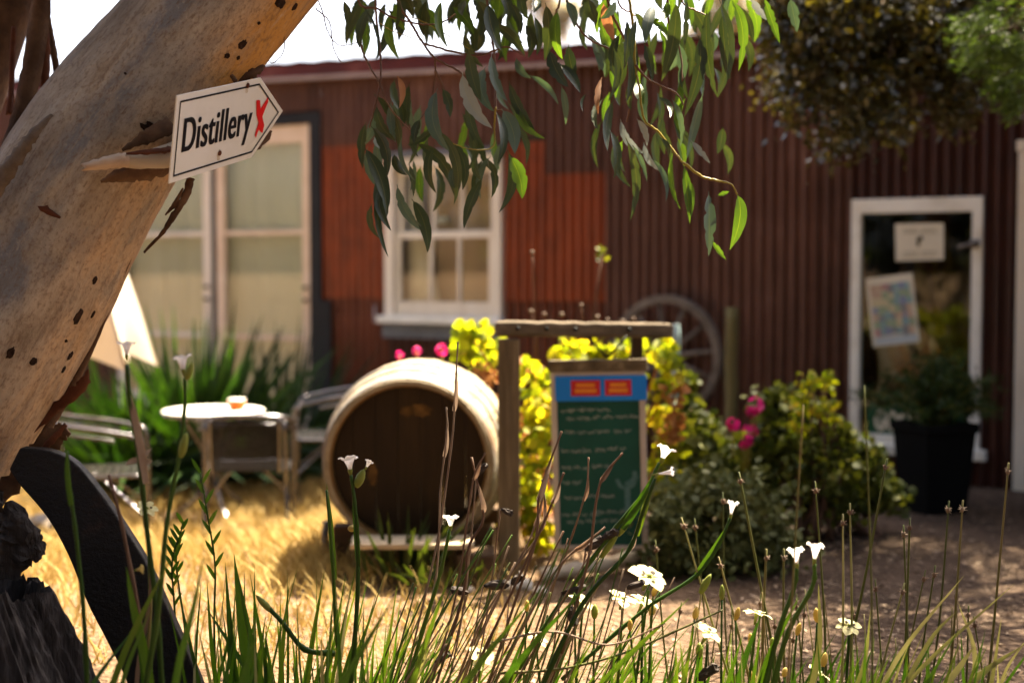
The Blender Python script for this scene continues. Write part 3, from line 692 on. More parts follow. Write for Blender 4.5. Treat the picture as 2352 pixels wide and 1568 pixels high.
# peeling bark strips: ragged curled ribbons
def bark_strip(pts, wid, mk='bark', nrm=(0,-1,0), curl=.35, name='bark_strip', n=22, rag=.35):
    pts = smooth_path(pts, n); b = MB(); m = len(pts); sd0 = R(0,100); vs = []; cols = 5
    nv = Vector(nrm).normalized()
    for i, p in enumerate(pts):
        q = i/(m-1); t = (pts[min(i+1,m-1)]-pts[max(i-1,0)]).normalized(); s = t.cross(nv)
        if s.length < 1e-3: s = Vector((1,0,0))
        s.normalize(); nn = s.cross(t)
        w = float(np.interp(q, np.linspace(0,1,len(wid)), wid))
        for k in range(cols):
            e = (k/(cols-1)-.5)*2
            jag = 1 + rag*mnoise.noise(Vector((i*.7+sd0, e*2, 0)))
            vs.append(p + s*e*w*jag - nn*(e*e)*w*curl + nn*.15*w*mnoise.noise(Vector((i*.5, e*3, sd0))))
    fs = [(i*cols+k, i*cols+k+1, (i+1)*cols+k+1, (i+1)*cols+k) for i in range(m-1) for k in range(cols-1)]
    b.add(vs, fs); o = b.build(name, M[mk], TREE); so = o.modifiers.new('solid','SOLIDIFY'); so.thickness = .008; so.offset = -1; return o
def S(lst): return [P(u,v,y) for u,v,y in lst]
YE = TY+.02
bark_strip(S([(438,408,4.33),(425,450,4.3),(395,500,4.30),(372,535,4.32),(330,580,4.36)]), [.013,.012,.010,.006,.004], n=26, rag=.7)
bark_strip(S([(420,432,4.30),(400,470,4.30),(379,494,4.31)]), [.003,.008,.002], n=10)
bark_strip(S([(316,560,4.38),(270,660,4.40),(215,790,4.42),(158,905,4.42),(100,1000,4.40),(30,1110,4.38)]), [.003,.006,.009,.013,.013,.010], nrm=(.5,-1,0), n=44, rag=.5)
bark_strip(S([(202,848,4.33),(192,878,4.33),(165,905,4.34),(120,945,4.36),(70,995,4.36)]), [.003,.016,.020,.014,.006], 'bark_red', n=20, rag=.7)
bark_strip(S([(152,985,4.24),(128,1000,4.25),(85,1045,4.27),(25,1110,4.3),(-40,1180,4.3)]), [.018,.030,.034,.030,.020], n=26, rag=.6)
bark_strip(S([(150,975,4.22),(110,1020,4.23),(60,1072,4.25)]), [.006,.012,.008], 'bark_red', n=14, rag=.8)
bark_strip(S([(-10,446,4.20),(45,456,4.17),(95,478,4.15),(138,500,4.15)]), [.012,.017,.013,.004], 'bark_red', n=18, rag=.6)
bark_strip(S([(608,150,4.36),(585,165,4.33),(560,178,4.32),(535,190,4.32)]), [.005,.015,.013,.008], n=16, rag=.8)
bark_strip(S([(530,172,4.26),(540,186,4.25),(545,200,4.26)]), [.006,.007,.005], n=8)
bark_strip(S([(623,300,4.52),(610,320,4.5),(580,345,4.45)]), [.004,.010,.008], n=10, rag=.8)
bark_strip(S([(118,262,4.16),(75,305,4.13),(25,370,4.12),(-30,450,4.12),(-90,540,4.1)]), [.006,.018,.026,.032,.03], 'barkgrey', n=40, rag=.5, curl=.5, nrm=(-.2,-1,.2))
# broken branch stub pointing left out of the trunk
st = smooth_path(S([(445,352,4.36),(395,360,4.16),(330,370,4.06),(285,368,4.02)]), 12); b = MB(); b.tube(st, [.050,.05,.048,.045,.04,.037,.034,.03,.026,.024,.022,.021,.020], 16); b.build('branch_stub', M['trunk'], TREE)
st = smooth_path(S([(290,368,4.02),(250,372,3.99),(196,384,3.97)]), 10); b = MB(); b.tube(st, [.024,.021,.023,.019,.020,.017,.018,.014,.015,.012,.011], 12); b.v = [tuple(Vector(q)+Vector((.028*mnoise.noise(Vector(q)*60) if k >= 120 else 0, .004*mnoise.noise(Vector(q)*40), .004*mnoise.noise(Vector(q)*45+Vector((9,9,9)))))) for k, q in enumerate(b.v)]; M['stubwood'] = mat('pale_dead_wood', [(.36,.24,.16),(.50,.37,.27),(.56,.44,.34)], 6, .7, .4, 30, stretch=(.6,3,3)); b.build('dead_twig', M['stubwood'], TREE)
bark_strip(S([(400,388,4.12),(330,402,4.05),(275,408,4.03),(232,418,4.01)]), [.034,.034,.022,.004], 'bark', nrm=(0,-1,-.6), n=22, rag=.7, curl=.7)
bark_strip(S([(395,338,4.10),(345,345,4.03),(290,352,4.0)]), [.012,.010,.003], 'bark_red', nrm=(0,-1,.7), n=14, rag=.6)
bark_strip(S([(396,285,4.17),(345,310,4.12),(280,345,4.1)]), [.026,.022,.004], 'bark', nrm=(.2,-1,0), n=16, rag=.5, curl=.1)
# second limb and hanging bark ribbons behind the trunk at top left
b = MB(); b.tube(smooth_path(S([(-230,620,4.75),(-120,330,4.8),(-30,90,4.85),(60,-160,4.9),(160,-450,5.0)]), 40), list(np.linspace(.14,.09,41)), 24)
b.build('limb', M['bark'], TREE)
for (pts, w, mk) in [([(92,-40,4.6),(80,60,4.6),(62,170,4.58),(38,270,4.55),(0,370,4.5)], [.030,.034,.034,.030,.022], 'bark'),
                     ([(100,48,4.7),(100,110,4.7),(99,190,4.7),(97,250,4.72)], [.012,.017,.016,.013], 'bark_red'),
                     ([(104,5,4.74),(112,70,4.74),(124,140,4.74),(132,200,4.75)], [.006,.011,.012,.010], 'bark'),
                     ([(70,195,4.63),(82,245,4.64),(92,290,4.66)], [.005,.010,.012], 'bark'),
                     ([(30,60,4.66),(26,120,4.66),(24,200,4.65),(18,260,4.62)], [.008,.010,.009,.012], 'bark_red'),
                     ([(72,245,4.6),(76,285,4.6),(84,292,4.6)], [.003,.003,.002], 'bark')]:
    bark_strip(S(pts), w, mk, n=24, rag=.18, curl=1.0)

# ------------------------------------------------------------------ arrow sign nailed to the trunk
bl, tl, trr, brr = P(388,424,3.985), P(407,218,3.915), P(600,178,4.355), P(577,363,4.425)
o0 = (bl+tl)/2; ex = ((trr+brr)/2 - o0); LEN = ex.length; ex.normalize()
ey = ((tl-bl)+(trr-brr)); ey = (ey - ex*ey.dot(ex)); ey.normalize(); HGT = ((tl-bl).length+(trr-brr).length)/2*.99
ez = ex.cross(ey); TIP = LEN*1.371
mw = Matrix((( ex.x,ey.x,ez.x,o0.x),(ex.y,ey.y,ez.y,o0.y),(ex.z,ey.z,ez.z,o0.z),(0,0,0,1)))
SIGN = empty('arrow_sign', o0, 0, 'white arrow shaped Distillery sign with a red cross, nailed to the trunk', 'sign', mw=mw)
hh = HGT/2
def arrow(inset):
    i = inset; sl = (TIP-LEN)/hh; L2 = math.hypot(1, sl)
    return [(i,-hh+i),(LEN-i*(L2-sl)*0.9,-hh+i),(TIP-i*L2,0),(LEN-i*(L2-sl)*0.9,hh-i),(i,hh-i)]
b = MB(); o_ = arrow(0); b.add([(x,y,0) for x,y in o_]+[(x,y,-.004) for x,y in o_], [(0,1,2,3,4),(9,8,7,6,5)]+[(k,k+5,(k+1)%5+5,(k+1)%5) for k in range(5)])
bevel(b.build('panel', M['signwhite'], SIGN, smooth=False, local=True), .0008, 1)
b = MB(); a1, a2 = arrow(.017), arrow(.0225); b.add([(x,y,.0012) for x,y in a1]+[(x,y,.0012) for x,y in a2], [(k,(k+1)%5,(k+1)%5+5,k+5) for k in range(5)])
b.build('border_line', M['ink'], SIGN, smooth=False, local=True)
smi = mw.inverted()
def sp_(U, V):
    o_ = smi @ Vector((0,0,EYE)); q = smi @ P(U, V, 4.0); k = -o_.z/(q.z-o_.z); h = o_+(q-o_)*k; return h.x, h.y
x0_, yb_ = sp_(415, 350); x1_, _ = sp_(579, 262); _, yt_ = sp_(421, 273)
me = text_mesh('Distillery', .135, 'ink', .0006, spacing=1.06)
xs = [v.co.x for v in me.vertices]; cap = max(v.co.y for v in me.vertices); sx = (x1_-x0_-.006)/(max(xs)-min(xs)); sy = (yt_-yb_)/cap
dsl = (sp_(575,300)[1] - sp_(418,345)[1])
bmm = bmesh.new(); bmm.from_mesh(me); g0 = bmm.verts[:]; gf = bmm.faces[:]
for ddx in (.004, -.004): 
    r_ = bmesh.ops.duplicate(bmm, geom=gf); bmesh.ops.translate(bmm, verts=[v for v in r_['geom'] if isinstance(v, bmesh.types.BMVert)], vec=(ddx,0,ddx*.02))
bmm.to_mesh(me); bmm.free()
o = link('lettering', me, SIGN, local=True); o.matrix_local = Matrix.Translation((x0_-min(xs)*sx+.004, yb_, .0014)) @ Matrix.Diagonal((sx,sy,1,1))
def stroke(parent, name, mk, pts, w0, z, mats=None):
    b = MB(); n_ = len(pts); vs = []
    for i, (x, y) in enumerate(pts):
        q = Vector(pts[min(i+1,n_-1)])-Vector(pts[max(i-1,0)]); q.normalize(); w = w0[i] if hasattr(w0,'__len__') else w0
        vs += [(x-q.y*w, y+q.x*w, z), (x+q.y*w, y-q.x*w, z)]
    b.add(vs, [(2*i,2*i+1,2*i+3,2*i+2) for i in range(n_-1)]); return b.build(name, M[mk], parent, smooth=False, local=True)
K = lambda *z: [sp_(u*.3336, v*.3336) for u, v in z]
bx_ = MB(); kp = K((1762,692),(1776,688),(1788,692),(1791,748),(1815,712),(1842,668),(1843,702),(1822,752),(1803,802),(1816,862),(1804,916),(1790,908),(1779,892),(1768,920),(1758,950),(1751,932),(1762,890),(1777,846),(1763,792))
bx_.add([(x,y,.0018) for x,y in kp], [tuple(range(len(kp)))]); bx_.build('red_cross', M['redink'], SIGN, smooth=False, local=True)
for (x, y) in ((LEN*.83, hh*.88), (LEN*.56, -hh*.62)):
    b = MB(); b.tube([(x,y,.0005),(x,y,.004),(x,y,.0065)], [.008,.008,.004], 12); b.build('nail', M['bark_red'], SIGN, local=True)
    b = MB(); nn = 14; b.add([(x,y,.0009)]+[(x+.016*math.cos(k*6.283/nn)*(1+.4*math.sin(k*2.3))*.7, y-.006+.018*math.sin(k*6.283/nn),.0009) for k in range(nn)], [(0,1+k,1+(k+1)%nn) for k in range(nn)])
    M.setdefault('ruststain', mat('rust_stain', [(.50,.40,.28),(.62,.56,.47)], 40, .6)); b.build('rust_stain', M['ruststain'], SIGN, local=True)

# ------------------------------------------------------------------ drooping branches with single leaves
def C2(x, y): return 785.3+x*.3336, y*.3336
def C3(x, y): return 1567.6+x*.3336, y*.3336
LIMB = smooth_path([tc_[132], P(900,-250,4.55), P(1250,-230,4.7), P(1600,-170,4.7), P(1950,-220,4.8), P(2200,-330,5.0)], 30)
b = MB(); b.tube(LIMB, list(np.linspace(.07,.012,31)), 12); limb = b.build('branch', M['trunk'], TREE)
def up_to_limb(p):
    return min(LIMB, key=lambda q: abs(q.x-p.x)+.0*abs(q.y-p.y))
twl = [([(110,0),(240,60),(330,110),(480,155),(600,170),(700,150),(795,90)], 4.5, .0035, 1, 'twig'),
 ([(390,0),(470,150),(560,300),(640,400),(800,490),(830,520)], 4.5, .0042, 1, 'twig'),
 ([(560,300),(780,360),(950,380),(1130,325),(1260,390)], 4.5, .003, 0, 'twig'),
 ([(230,0),(240,150),(265,380),(265,560),(230,720),(190,880)], 4.45, .0035, 1, 'twig'),
 ([(110,200),(140,340),(190,460),(250,560),(330,740),(470,900)], 4.45, .003, 0, 'twig'),
 ([(640,400),(640,560),(600,740),(540,820)], 4.48, .0028, 0, 'twig'),
 ([(640,480),(720,640),(760,740)], 4.48, .0024, 0, 'twig'),
 ([(1000,0),(1040,300),(1060,520),(1060,740),(1100,760)], 4.6, .004, 1, 'twig'),
 ([(1060,740),(1050,860),(1040,1010),(900,1030),(740,980)], 4.5, .0026, 0, 'twig_green'),
 ([(1500,0),(1470,100),(1420,330)], 4.7, .004, 1, 'twig'),
 ([(1550,0),(1640,200),(1720,280),(1860,345)], 4.5, .004, 1, 'twig'),
 ([(1900,0),(1990,90),(2020,110)], 4.4, .003, 1, 'twig'),
 ([(1830,0),(1930,240),(1990,330),(1990,560),(1990,700),(1960,840)], 4.5, .0045, 1, 'twig'),
 ([(2020,450),(2100,540),(2170,580),(2300,640),(2351,720)], 4.4, .0032, 0, 'twig'),
 ([(1980,0),(2010,230),(2020,450),(2050,620),(2080,820),(2170,900),(2260,1010),(2351,1120)], 4.4, .0042, 1, 'twig_green'),
 ([(2351,1120),(2480,1215),(2590,1245),(2680,1270),(2722,1340)], 4.3, .0036, 0, 'twig_green'),
 ([(2240,0),(2260,200),(2330,360),(2345,560)], 4.5, .004, 1, 'twig'),
 ([(2340,0),(2430,70),(2520,110)], 4.35, .003, 1, 'twig'),
 ([(-180,60),(-85,155),(-60,330),(0,430),(60,425)], 4.5, .0018, 0, 'twig'), ([(-200,-60),(-140,60),(-105,200),(-60,280),(0,315),(110,290),(140,240)], 4.5, .0018, 0, 'twig'),
 ([(-400,250),(-395,330),(-430,400),(-480,435),(-505,415)], 4.4, .0015, 0, 'twig'),
 ([(260,160),(350,215),(560,290)], 4.5, .0016, 0, 'twig_green'), ([(480,120),(560,150),(720,240),(880,340)], 4.52, .0016, 0, 'twig_green')]
for pts, y, r, top, mk in twl:
    pp = [P(*C2(*p), y + .03*math.sin(i*1.3)) for i, p in enumerate(pts)]
    if top: q = up_to_limb(pp[0]); pp = [q, (q+pp[0])/2+Vector((0,0,.02))] + pp
    pp = smooth_path(pp, 8*len(pp)); b = MB(); m_ = len(pp)
    b.tube([p+Vector((R(-1,1),0,R(-1,1)))*.0012 for p in pp], [r*(1.25-.6*i/m_) for i in range(m_)], 6); b.build('twig', M[mk], limb)
def gum_leaf(base, tip, w, mk, bend=None, face=None, chew=.3, y=4.4, mid=None):
    a = Vector(base); c = Vector(tip); ax = (c-a); L = ax.length; ax.normalize()
    f = Vector((0,-1,0)) if face is None else face
    side = ax.cross(f).normalized()
    m_ = Vector(mid) if mid is not None else (a+c)/2 + side*L*(bend if bend is not None else random.choice([-1,1])*R(.04,.17)) + f*L*R(-.08,.08)
    n = 18; pts = []
    for i in range(n+1):
        t = i/n; pts.append((1-t)**2*a + 2*t*(1-t)*(m_*2-(a+c)/2) + t*t*c)
    wid = []
    for i in range(n+1):
        t = i/n
        k = 0 if t < .06 else math.sin(math.pi*((t-.06)/.94)**.78)**.8
        wid.append(max(k*w, .0012 if t < .95 else .0003))
    bl_, br_ = [], []
    s0 = R(0,50); hard = R(0,1) < .55
    for i in range(n+1):
        for L_, off in ((bl_,0),(br_,17)):
            v = 1 + .10*mnoise.noise(Vector((i*.5+s0, off, 0)))
            if chew:
                z = mnoise.noise(Vector((i*.62+s0, off+3, 1)))
                if z > .12 and hard: v *= 1-chew*min(1,(z-.12)*3.2)
            L_.append(v)
    tw = R(-.5,.5); nr = []
    b = MB(); rot0 = R(-.55,.55)
    for i in range(n+1):
        q = Quaternion(ax, rot0 + tw*(i/n-.3)); nr.append(q @ f)
    vs = []; au = []; av = []
    for i, p in enumerate(pts):
        t = (pts[min(i+1,n)]-pts[max(i-1,0)]).normalized(); sd_ = t.cross(nr[i]).normalized(); nn = sd_.cross(t)
        wl2, wr2 = wid[i]*bl_[i], wid[i]*br_[i]
        for e, ww in ((-1,wl2),(-.5,wl2),(0,0),(.5,wr2),(1,wr2)):
            vs.append(p + sd_*ww*e + nn*(abs(e)**1.3)*max(ww,1e-5)*.22); au.append(.5+.5*e); av.append(i/n)
    fs = [(i*5+k, i*5+k+1, i*5+6+k, i*5+5+k) for i in range(n) for k in range(4)]
    b.add(vs, fs, au=au, av=av); return b.build('leaf', M[mk], limb)
G, B_, N_, D_ = 'gum', 'gum_blue', 'gum_fresh', 'gum_dead'
lv = [(10,0,50,225,11,G),(190,60,125,340,14,G),(115,150,130,300,5,G),(150,60,240,420,5,G),(390,0,365,215,8,G),(590,0,565,250,11,G),(690,0,730,330,13,N_),(760,50,910,240,14,N_),
(850,0,830,110,13,G),(930,0,960,250,20,G),(1010,20,1100,350,22,G),(1030,160,1260,385,14,G),(1150,20,1230,240,13,G),(940,240,930,350,7,G),(1340,-20,1320,90,14,G),(1400,20,1395,420,19,G),(1490,70,1520,410,17,N_),
(1430,340,1560,600,20,G),(1500,440,1640,640,14,G),(1560,310,1620,560,16,G),(1540,10,1600,190,13,B_),(1690,-10,1740,190,9,G),(1890,10,1780,130,13,N_),(1800,20,1880,290,15,D_),(2150,30,2090,300,16,B_),(2230,10,2180,150,13,N_),
(2300,0,2200,560,19,G),(2110,120,2240,280,11,N_),(1920,230,1900,560,13,G),(1980,200,1960,700,15,G),(1960,130,1940,480,14,G),(870,340,960,700,18,G),(830,495,1035,885,20,'pale'),(990,460,1050,770,17,B_),(1030,370,1140,700,15,B_),
(890,640,980,1010,13,G),(1150,560,1330,900,15,G),(1200,700,1400,955,11,N_),(1200,400,1300,540,12,B_),(1290,520,1490,720,9,B_),(1100,750,1190,1060,22,B_),(1060,770,1070,1130,12,G),(1140,1030,1080,1465,15,G),(1150,1070,1240,1370,22,N_),
(1000,1090,1030,1360,11,G),(930,1080,960,1240,11,G),(970,1220,840,1575,16,G),(660,610,740,1040,22,B_),(690,610,745,810,14,G),(540,820,500,990,13,G),(640,870,450,1000,11,G),(495,980,780,1370,16,G),(650,880,770,1410,15,G),
(640,1000,650,1330,14,G),(760,980,830,1310,16,G),(790,1140,800,1310,13,G),(220,650,390,1065,17,G),(240,720,370,970,15,G),(340,700,370,980,12,B_),(200,870,300,1240,18,G),(150,1010,310,1490,20,G),(240,930,330,1040,16,B_),
(325,1140,340,1590,17,G),(330,1140,320,1770,12,G),(360,1060,450,1205,12,G),(410,950,505,1245,7,B_),(380,1270,580,1600,14,B_),(480,1370,590,1740,17,G),(210,1400,260,1640,11,G),(380,525,395,745,9,D_),(1510,590,1540,860,10,B_),(1680,650,1660,770,5,G),
(1790,535,1765,790,9,D_),(1800,680,1770,900,9,G),(1870,690,1830,1040,14,G),(1920,820,2090,1060,12,'pale'),(2030,820,2100,1010,10,'pale'),(2080,980,2205,1180,9,'pale'),(1840,890,1870,1230,13,G),(1955,950,1985,1515,13,G),(1900,940,1990,1290,12,G),
(2000,1000,2100,1250,7,B_),(2130,1090,2230,1390,8,B_),(2100,600,2110,870,15,B_),(2170,640,2170,880,9,G),(2180,670,2260,810,8,G),(2270,680,2330,1010,9,B_),(2280,1050,2330,1440,8,N_),(2190,950,2250,1080,7,G),(2310,950,2355,1150,12,N_),
(2040,560,2080,720,15,N_),(1990,560,1990,760,10,G),(1740,350,1795,490,10,B_),(1870,330,1830,700,10,G),(2080,300,2140,560,13,G),(2030,130,2000,420,10,G)]
lv3 = [(110,250,10,810,17,G,(170,430)),(170,50,240,670,14,G,(140,400)),(250,-10,240,675,16,G,(390,350)),(330,-10,385,490,14,N_,(470,180)),(270,90,300,510,13,G,None),(470,-10,580,140,10,'pale',None),(560,-20,670,300,11,N_,None),(740,-10,790,225,14,B_,None),
(30,-10,10,350,9,G,None),(140,640,30,1090,13,B_,None),(60,970,190,1125,8,'pale',None),(10,1130,50,1540,11,N_,None),(50,1230,60,1490,12,N_,None),(180,1320,180,1765,19,B_,None),(375,1335,325,1720,17,N_,(440,1480)),(205,1660,300,1790,7,N_,None),(245,1345,322,1318,6,N_,None)]
M['pale'] = mat('shiny_pale_leaf', [(.16,.19,.17),(.24,.27,.24),(.32,.34,.31)], 6, .35, .1, 40, objrand=.4, transl=.12, vein=(.32,.32,.2), spec=.6)
for (x0,y0,x1,y1,w,mk) in lv:
    y = 4.45 + R(-.12,.12); gum_leaf(P(*C2(x0,y0), y), P(*C2(x1,y1), y+R(-.10,.04)), px(w*.82, y), mk)
for (x0,y0,x1,y1,w,mk,mid) in lv3:
    y = 4.32 + R(-.06,.06); gum_leaf(P(*C3(x0,y0), y), P(*C3(x1,y1), y), px(w*.92, y), mk, mid=P(*C3((x0+x1)/4+mid[0]/2,(y0+y1)/4+mid[1]/2), y) if mid else None, bend=0 if not mid else None, chew=.5)
# a deeper layer of leaves on the same branch
for k in range(120):
    U = random.choice([R(1040,1260), R(1060,1230), R(1340,1470), R(1470,1720), R(1500,1720), R(820,980)]); V = (R(-80, 110) if U > 1300 else R(-80,70)) if U > 1000 else R(-60,30)
    y = R(4.6,5.3); L = R(55,120); a = R(-.45,.45)
    gum_leaf(P(U,V,y), P(U+L*math.sin(a),V+L*math.cos(a),y), px(R(8,13),y), random.choice([G,G,G,N_,B_]))
for k in range(22):                                           # lower leaves among the dense right cluster
    U = R(1370,1690); V = R(120, 330); y = R(4.5,5.0); L = R(60,110); a = R(-.35,.35)
    gum_leaf(P(U,V,y), P(U+L*math.sin(a),V+L*math.cos(a),y), px(R(6,11),y), random.choice([G,G,N_,B_]))
for k in range(34):
    U = R(835,1180); V = R(170, 400); y = R(4.5,5.0); L = R(60,110); a = R(-.4,.4)
    gum_leaf(P(U,V,y), P(U+L*math.sin(a),V+L*math.cos(a),y), px(R(6,11),y), random.choice([G,G,N_,B_]))
# upper crown above the frame (shades the trunk)
cs, rs = [], []
for k in range(150):
    c = Vector((R(-2.6,.5), R(4.3,6.3), R(3.4,5.4)))
    if (c.z-.55-EYE)/(c.y+.3) < .235: continue
    cs.append(c); rs.append(R(.3,.6))
cr = cloud('crown', M['crown'], clump_pts(cs, rs, 420), .14, .02, TREE, droop=1.2)
b = MB()
for k in range(12):
    c = random.choice(cs); q = tc_[random.randint(120,148)]; b.tube(smooth_path([q, (q+c)/2+Vector((0,0,.3)), c], 8), list(np.linspace(.05,.012,9)), 8)
b.build('upper_limbs', M['far_trunk'], TREE)

# ------------------------------------------------------------------ curved iron bar and charred stump at lower left
oe = [(45,1028),(110,1034),(170,1062),(230,1132),(285,1212),(340,1302),(400,1432),(460,1570),(508,1720)]
ie = [(20,1078),(48,1118),(85,1160),(120,1208),(160,1285),(200,1385),(246,1475),(292,1570),(340,1720)]
ob, ib = smooth_path([Vector((*p,0)) for p in oe], 48), smooth_path([Vector((*p,0)) for p in ie], 48)
b = MB(); vs = []
for i in range(49):
    y = 4.16-.10*(i/48)
    for q, dy in ((ob[i],0),(ob[i],.05),(ib[i],.05),(ib[i],0)):
        p = P(q.x, q.y, y); vs.append(p+Vector((0,dy,0)))
b.add(vs, [(i*4+k, i*4+(k+1)%4, i*4+4+(k+1)%4, i*4+4+k) for i in range(48) for k in range(4)]+[(3,2,1,0),(192,193,194,195)])
o = b.build('curved_iron_bar', M['iron_band'], None, smooth=False); bevel(o, .006, 2); tag(o, 'broad black curved iron bar leaning against the gum trunk', 'iron bar')
def stump():
    c = gp(20, 3.92); c.x = P(10,1568,3.92).x; e = empty('burnt_stump', c, 0, 'charred grey jagged tree stump below the leaning trunk', 'stump')
    b = MB(); NA, NR = 180, 60; vs = []
    topc = P(70, 1300, 3.92)
    for j in range(NR+1):
        q = j/NR
        for k in range(NA):
            a = 2*math.pi*k/NA; ca, sa = math.cos(a), math.sin(a)
            gr = .06*mnoise.noise(Vector((ca*3.2, sa*3.2, q*.2))) + .03*mnoise.noise(Vector((ca*11, sa*11, q*.25))) + .022*abs(mnoise.noise(Vector((ca*26, sa*26, q*.8)))) + .008*mnoise.noise(Vector((ca*40, sa*40, q*14)))
            r = .34 - .12*q + gr
            ztop = P(100,1322,3.92).z + .035*mnoise.noise(Vector((ca*5, sa*5, 7))) + .05*abs(mnoise.noise(Vector((ca*13, sa*13, 2)))) + (-.10*ca if ca < .3 else -.03)
            z = c.z - .02 + (ztop-c.z)*q
            vs.append((c.x - .02 - .06*q + ca*r-.04*q, c.y + sa*r*.8, z))
    for k in range(NA):                                       # hollow rim
        x, y, z = vs[NR*NA+k]; vs.append((c.x-.08+(x-c.x+.08)*.72, c.y+(y-c.y)*.72, z-.16))
    fs = [(j*NA+k, j*NA+(k+1)%NA, (j+1)*NA+(k+1)%NA, (j+1)*NA+k) for j in range(NR+1) for k in range(NA)]
    b.add(vs, fs); b.build('stump_body', M['stump'], e, smooth=False)
    for (pts, wid) in [([(5,1320),(20,1262),(38,1210),(20,1150)], [.05,.065,.055,.01]), ([(40,1272),(80,1262),(104,1246)], [.03,.032,.006]), ([(45,1240),(75,1236),(98,1232)], [.02,.022,.005]), ([(-30,1330),(-40,1200),(-20,1120)], [.07,.07,.03])]:
        m = smooth_path([P(u,v,3.99) for u,v in pts], 14); w = [float(np.interp(i/14, np.linspace(0,1,len(wid)), wid)) for i in range(15)]
        bb = MB(); n = 14; vs = []
        for i, p in enumerate(m):
            t = (m[min(i+1,14)]-m[max(i-1,0)]).normalized(); s = t.cross(Vector((0,1,0))).normalized()
            for k in range(n):
                a = 2*math.pi*k/n; jg = 1+.7*mnoise.noise(Vector((math.cos(a)*2.5+pts[0][0], math.sin(a)*2.5, i*.9)))
                vs.append(p + (s*math.cos(a)+Vector((0,1,0))*math.sin(a)*.6)*w[i]*jg)
        bb.add(vs, [(i*n+k, i*n+(k+1)%n, (i+1)*n+(k+1)%n, (i+1)*n+k) for i in range(14) for k in range(n)]); bb.build('splinter', M['stump'], e, smooth=False)
stump()
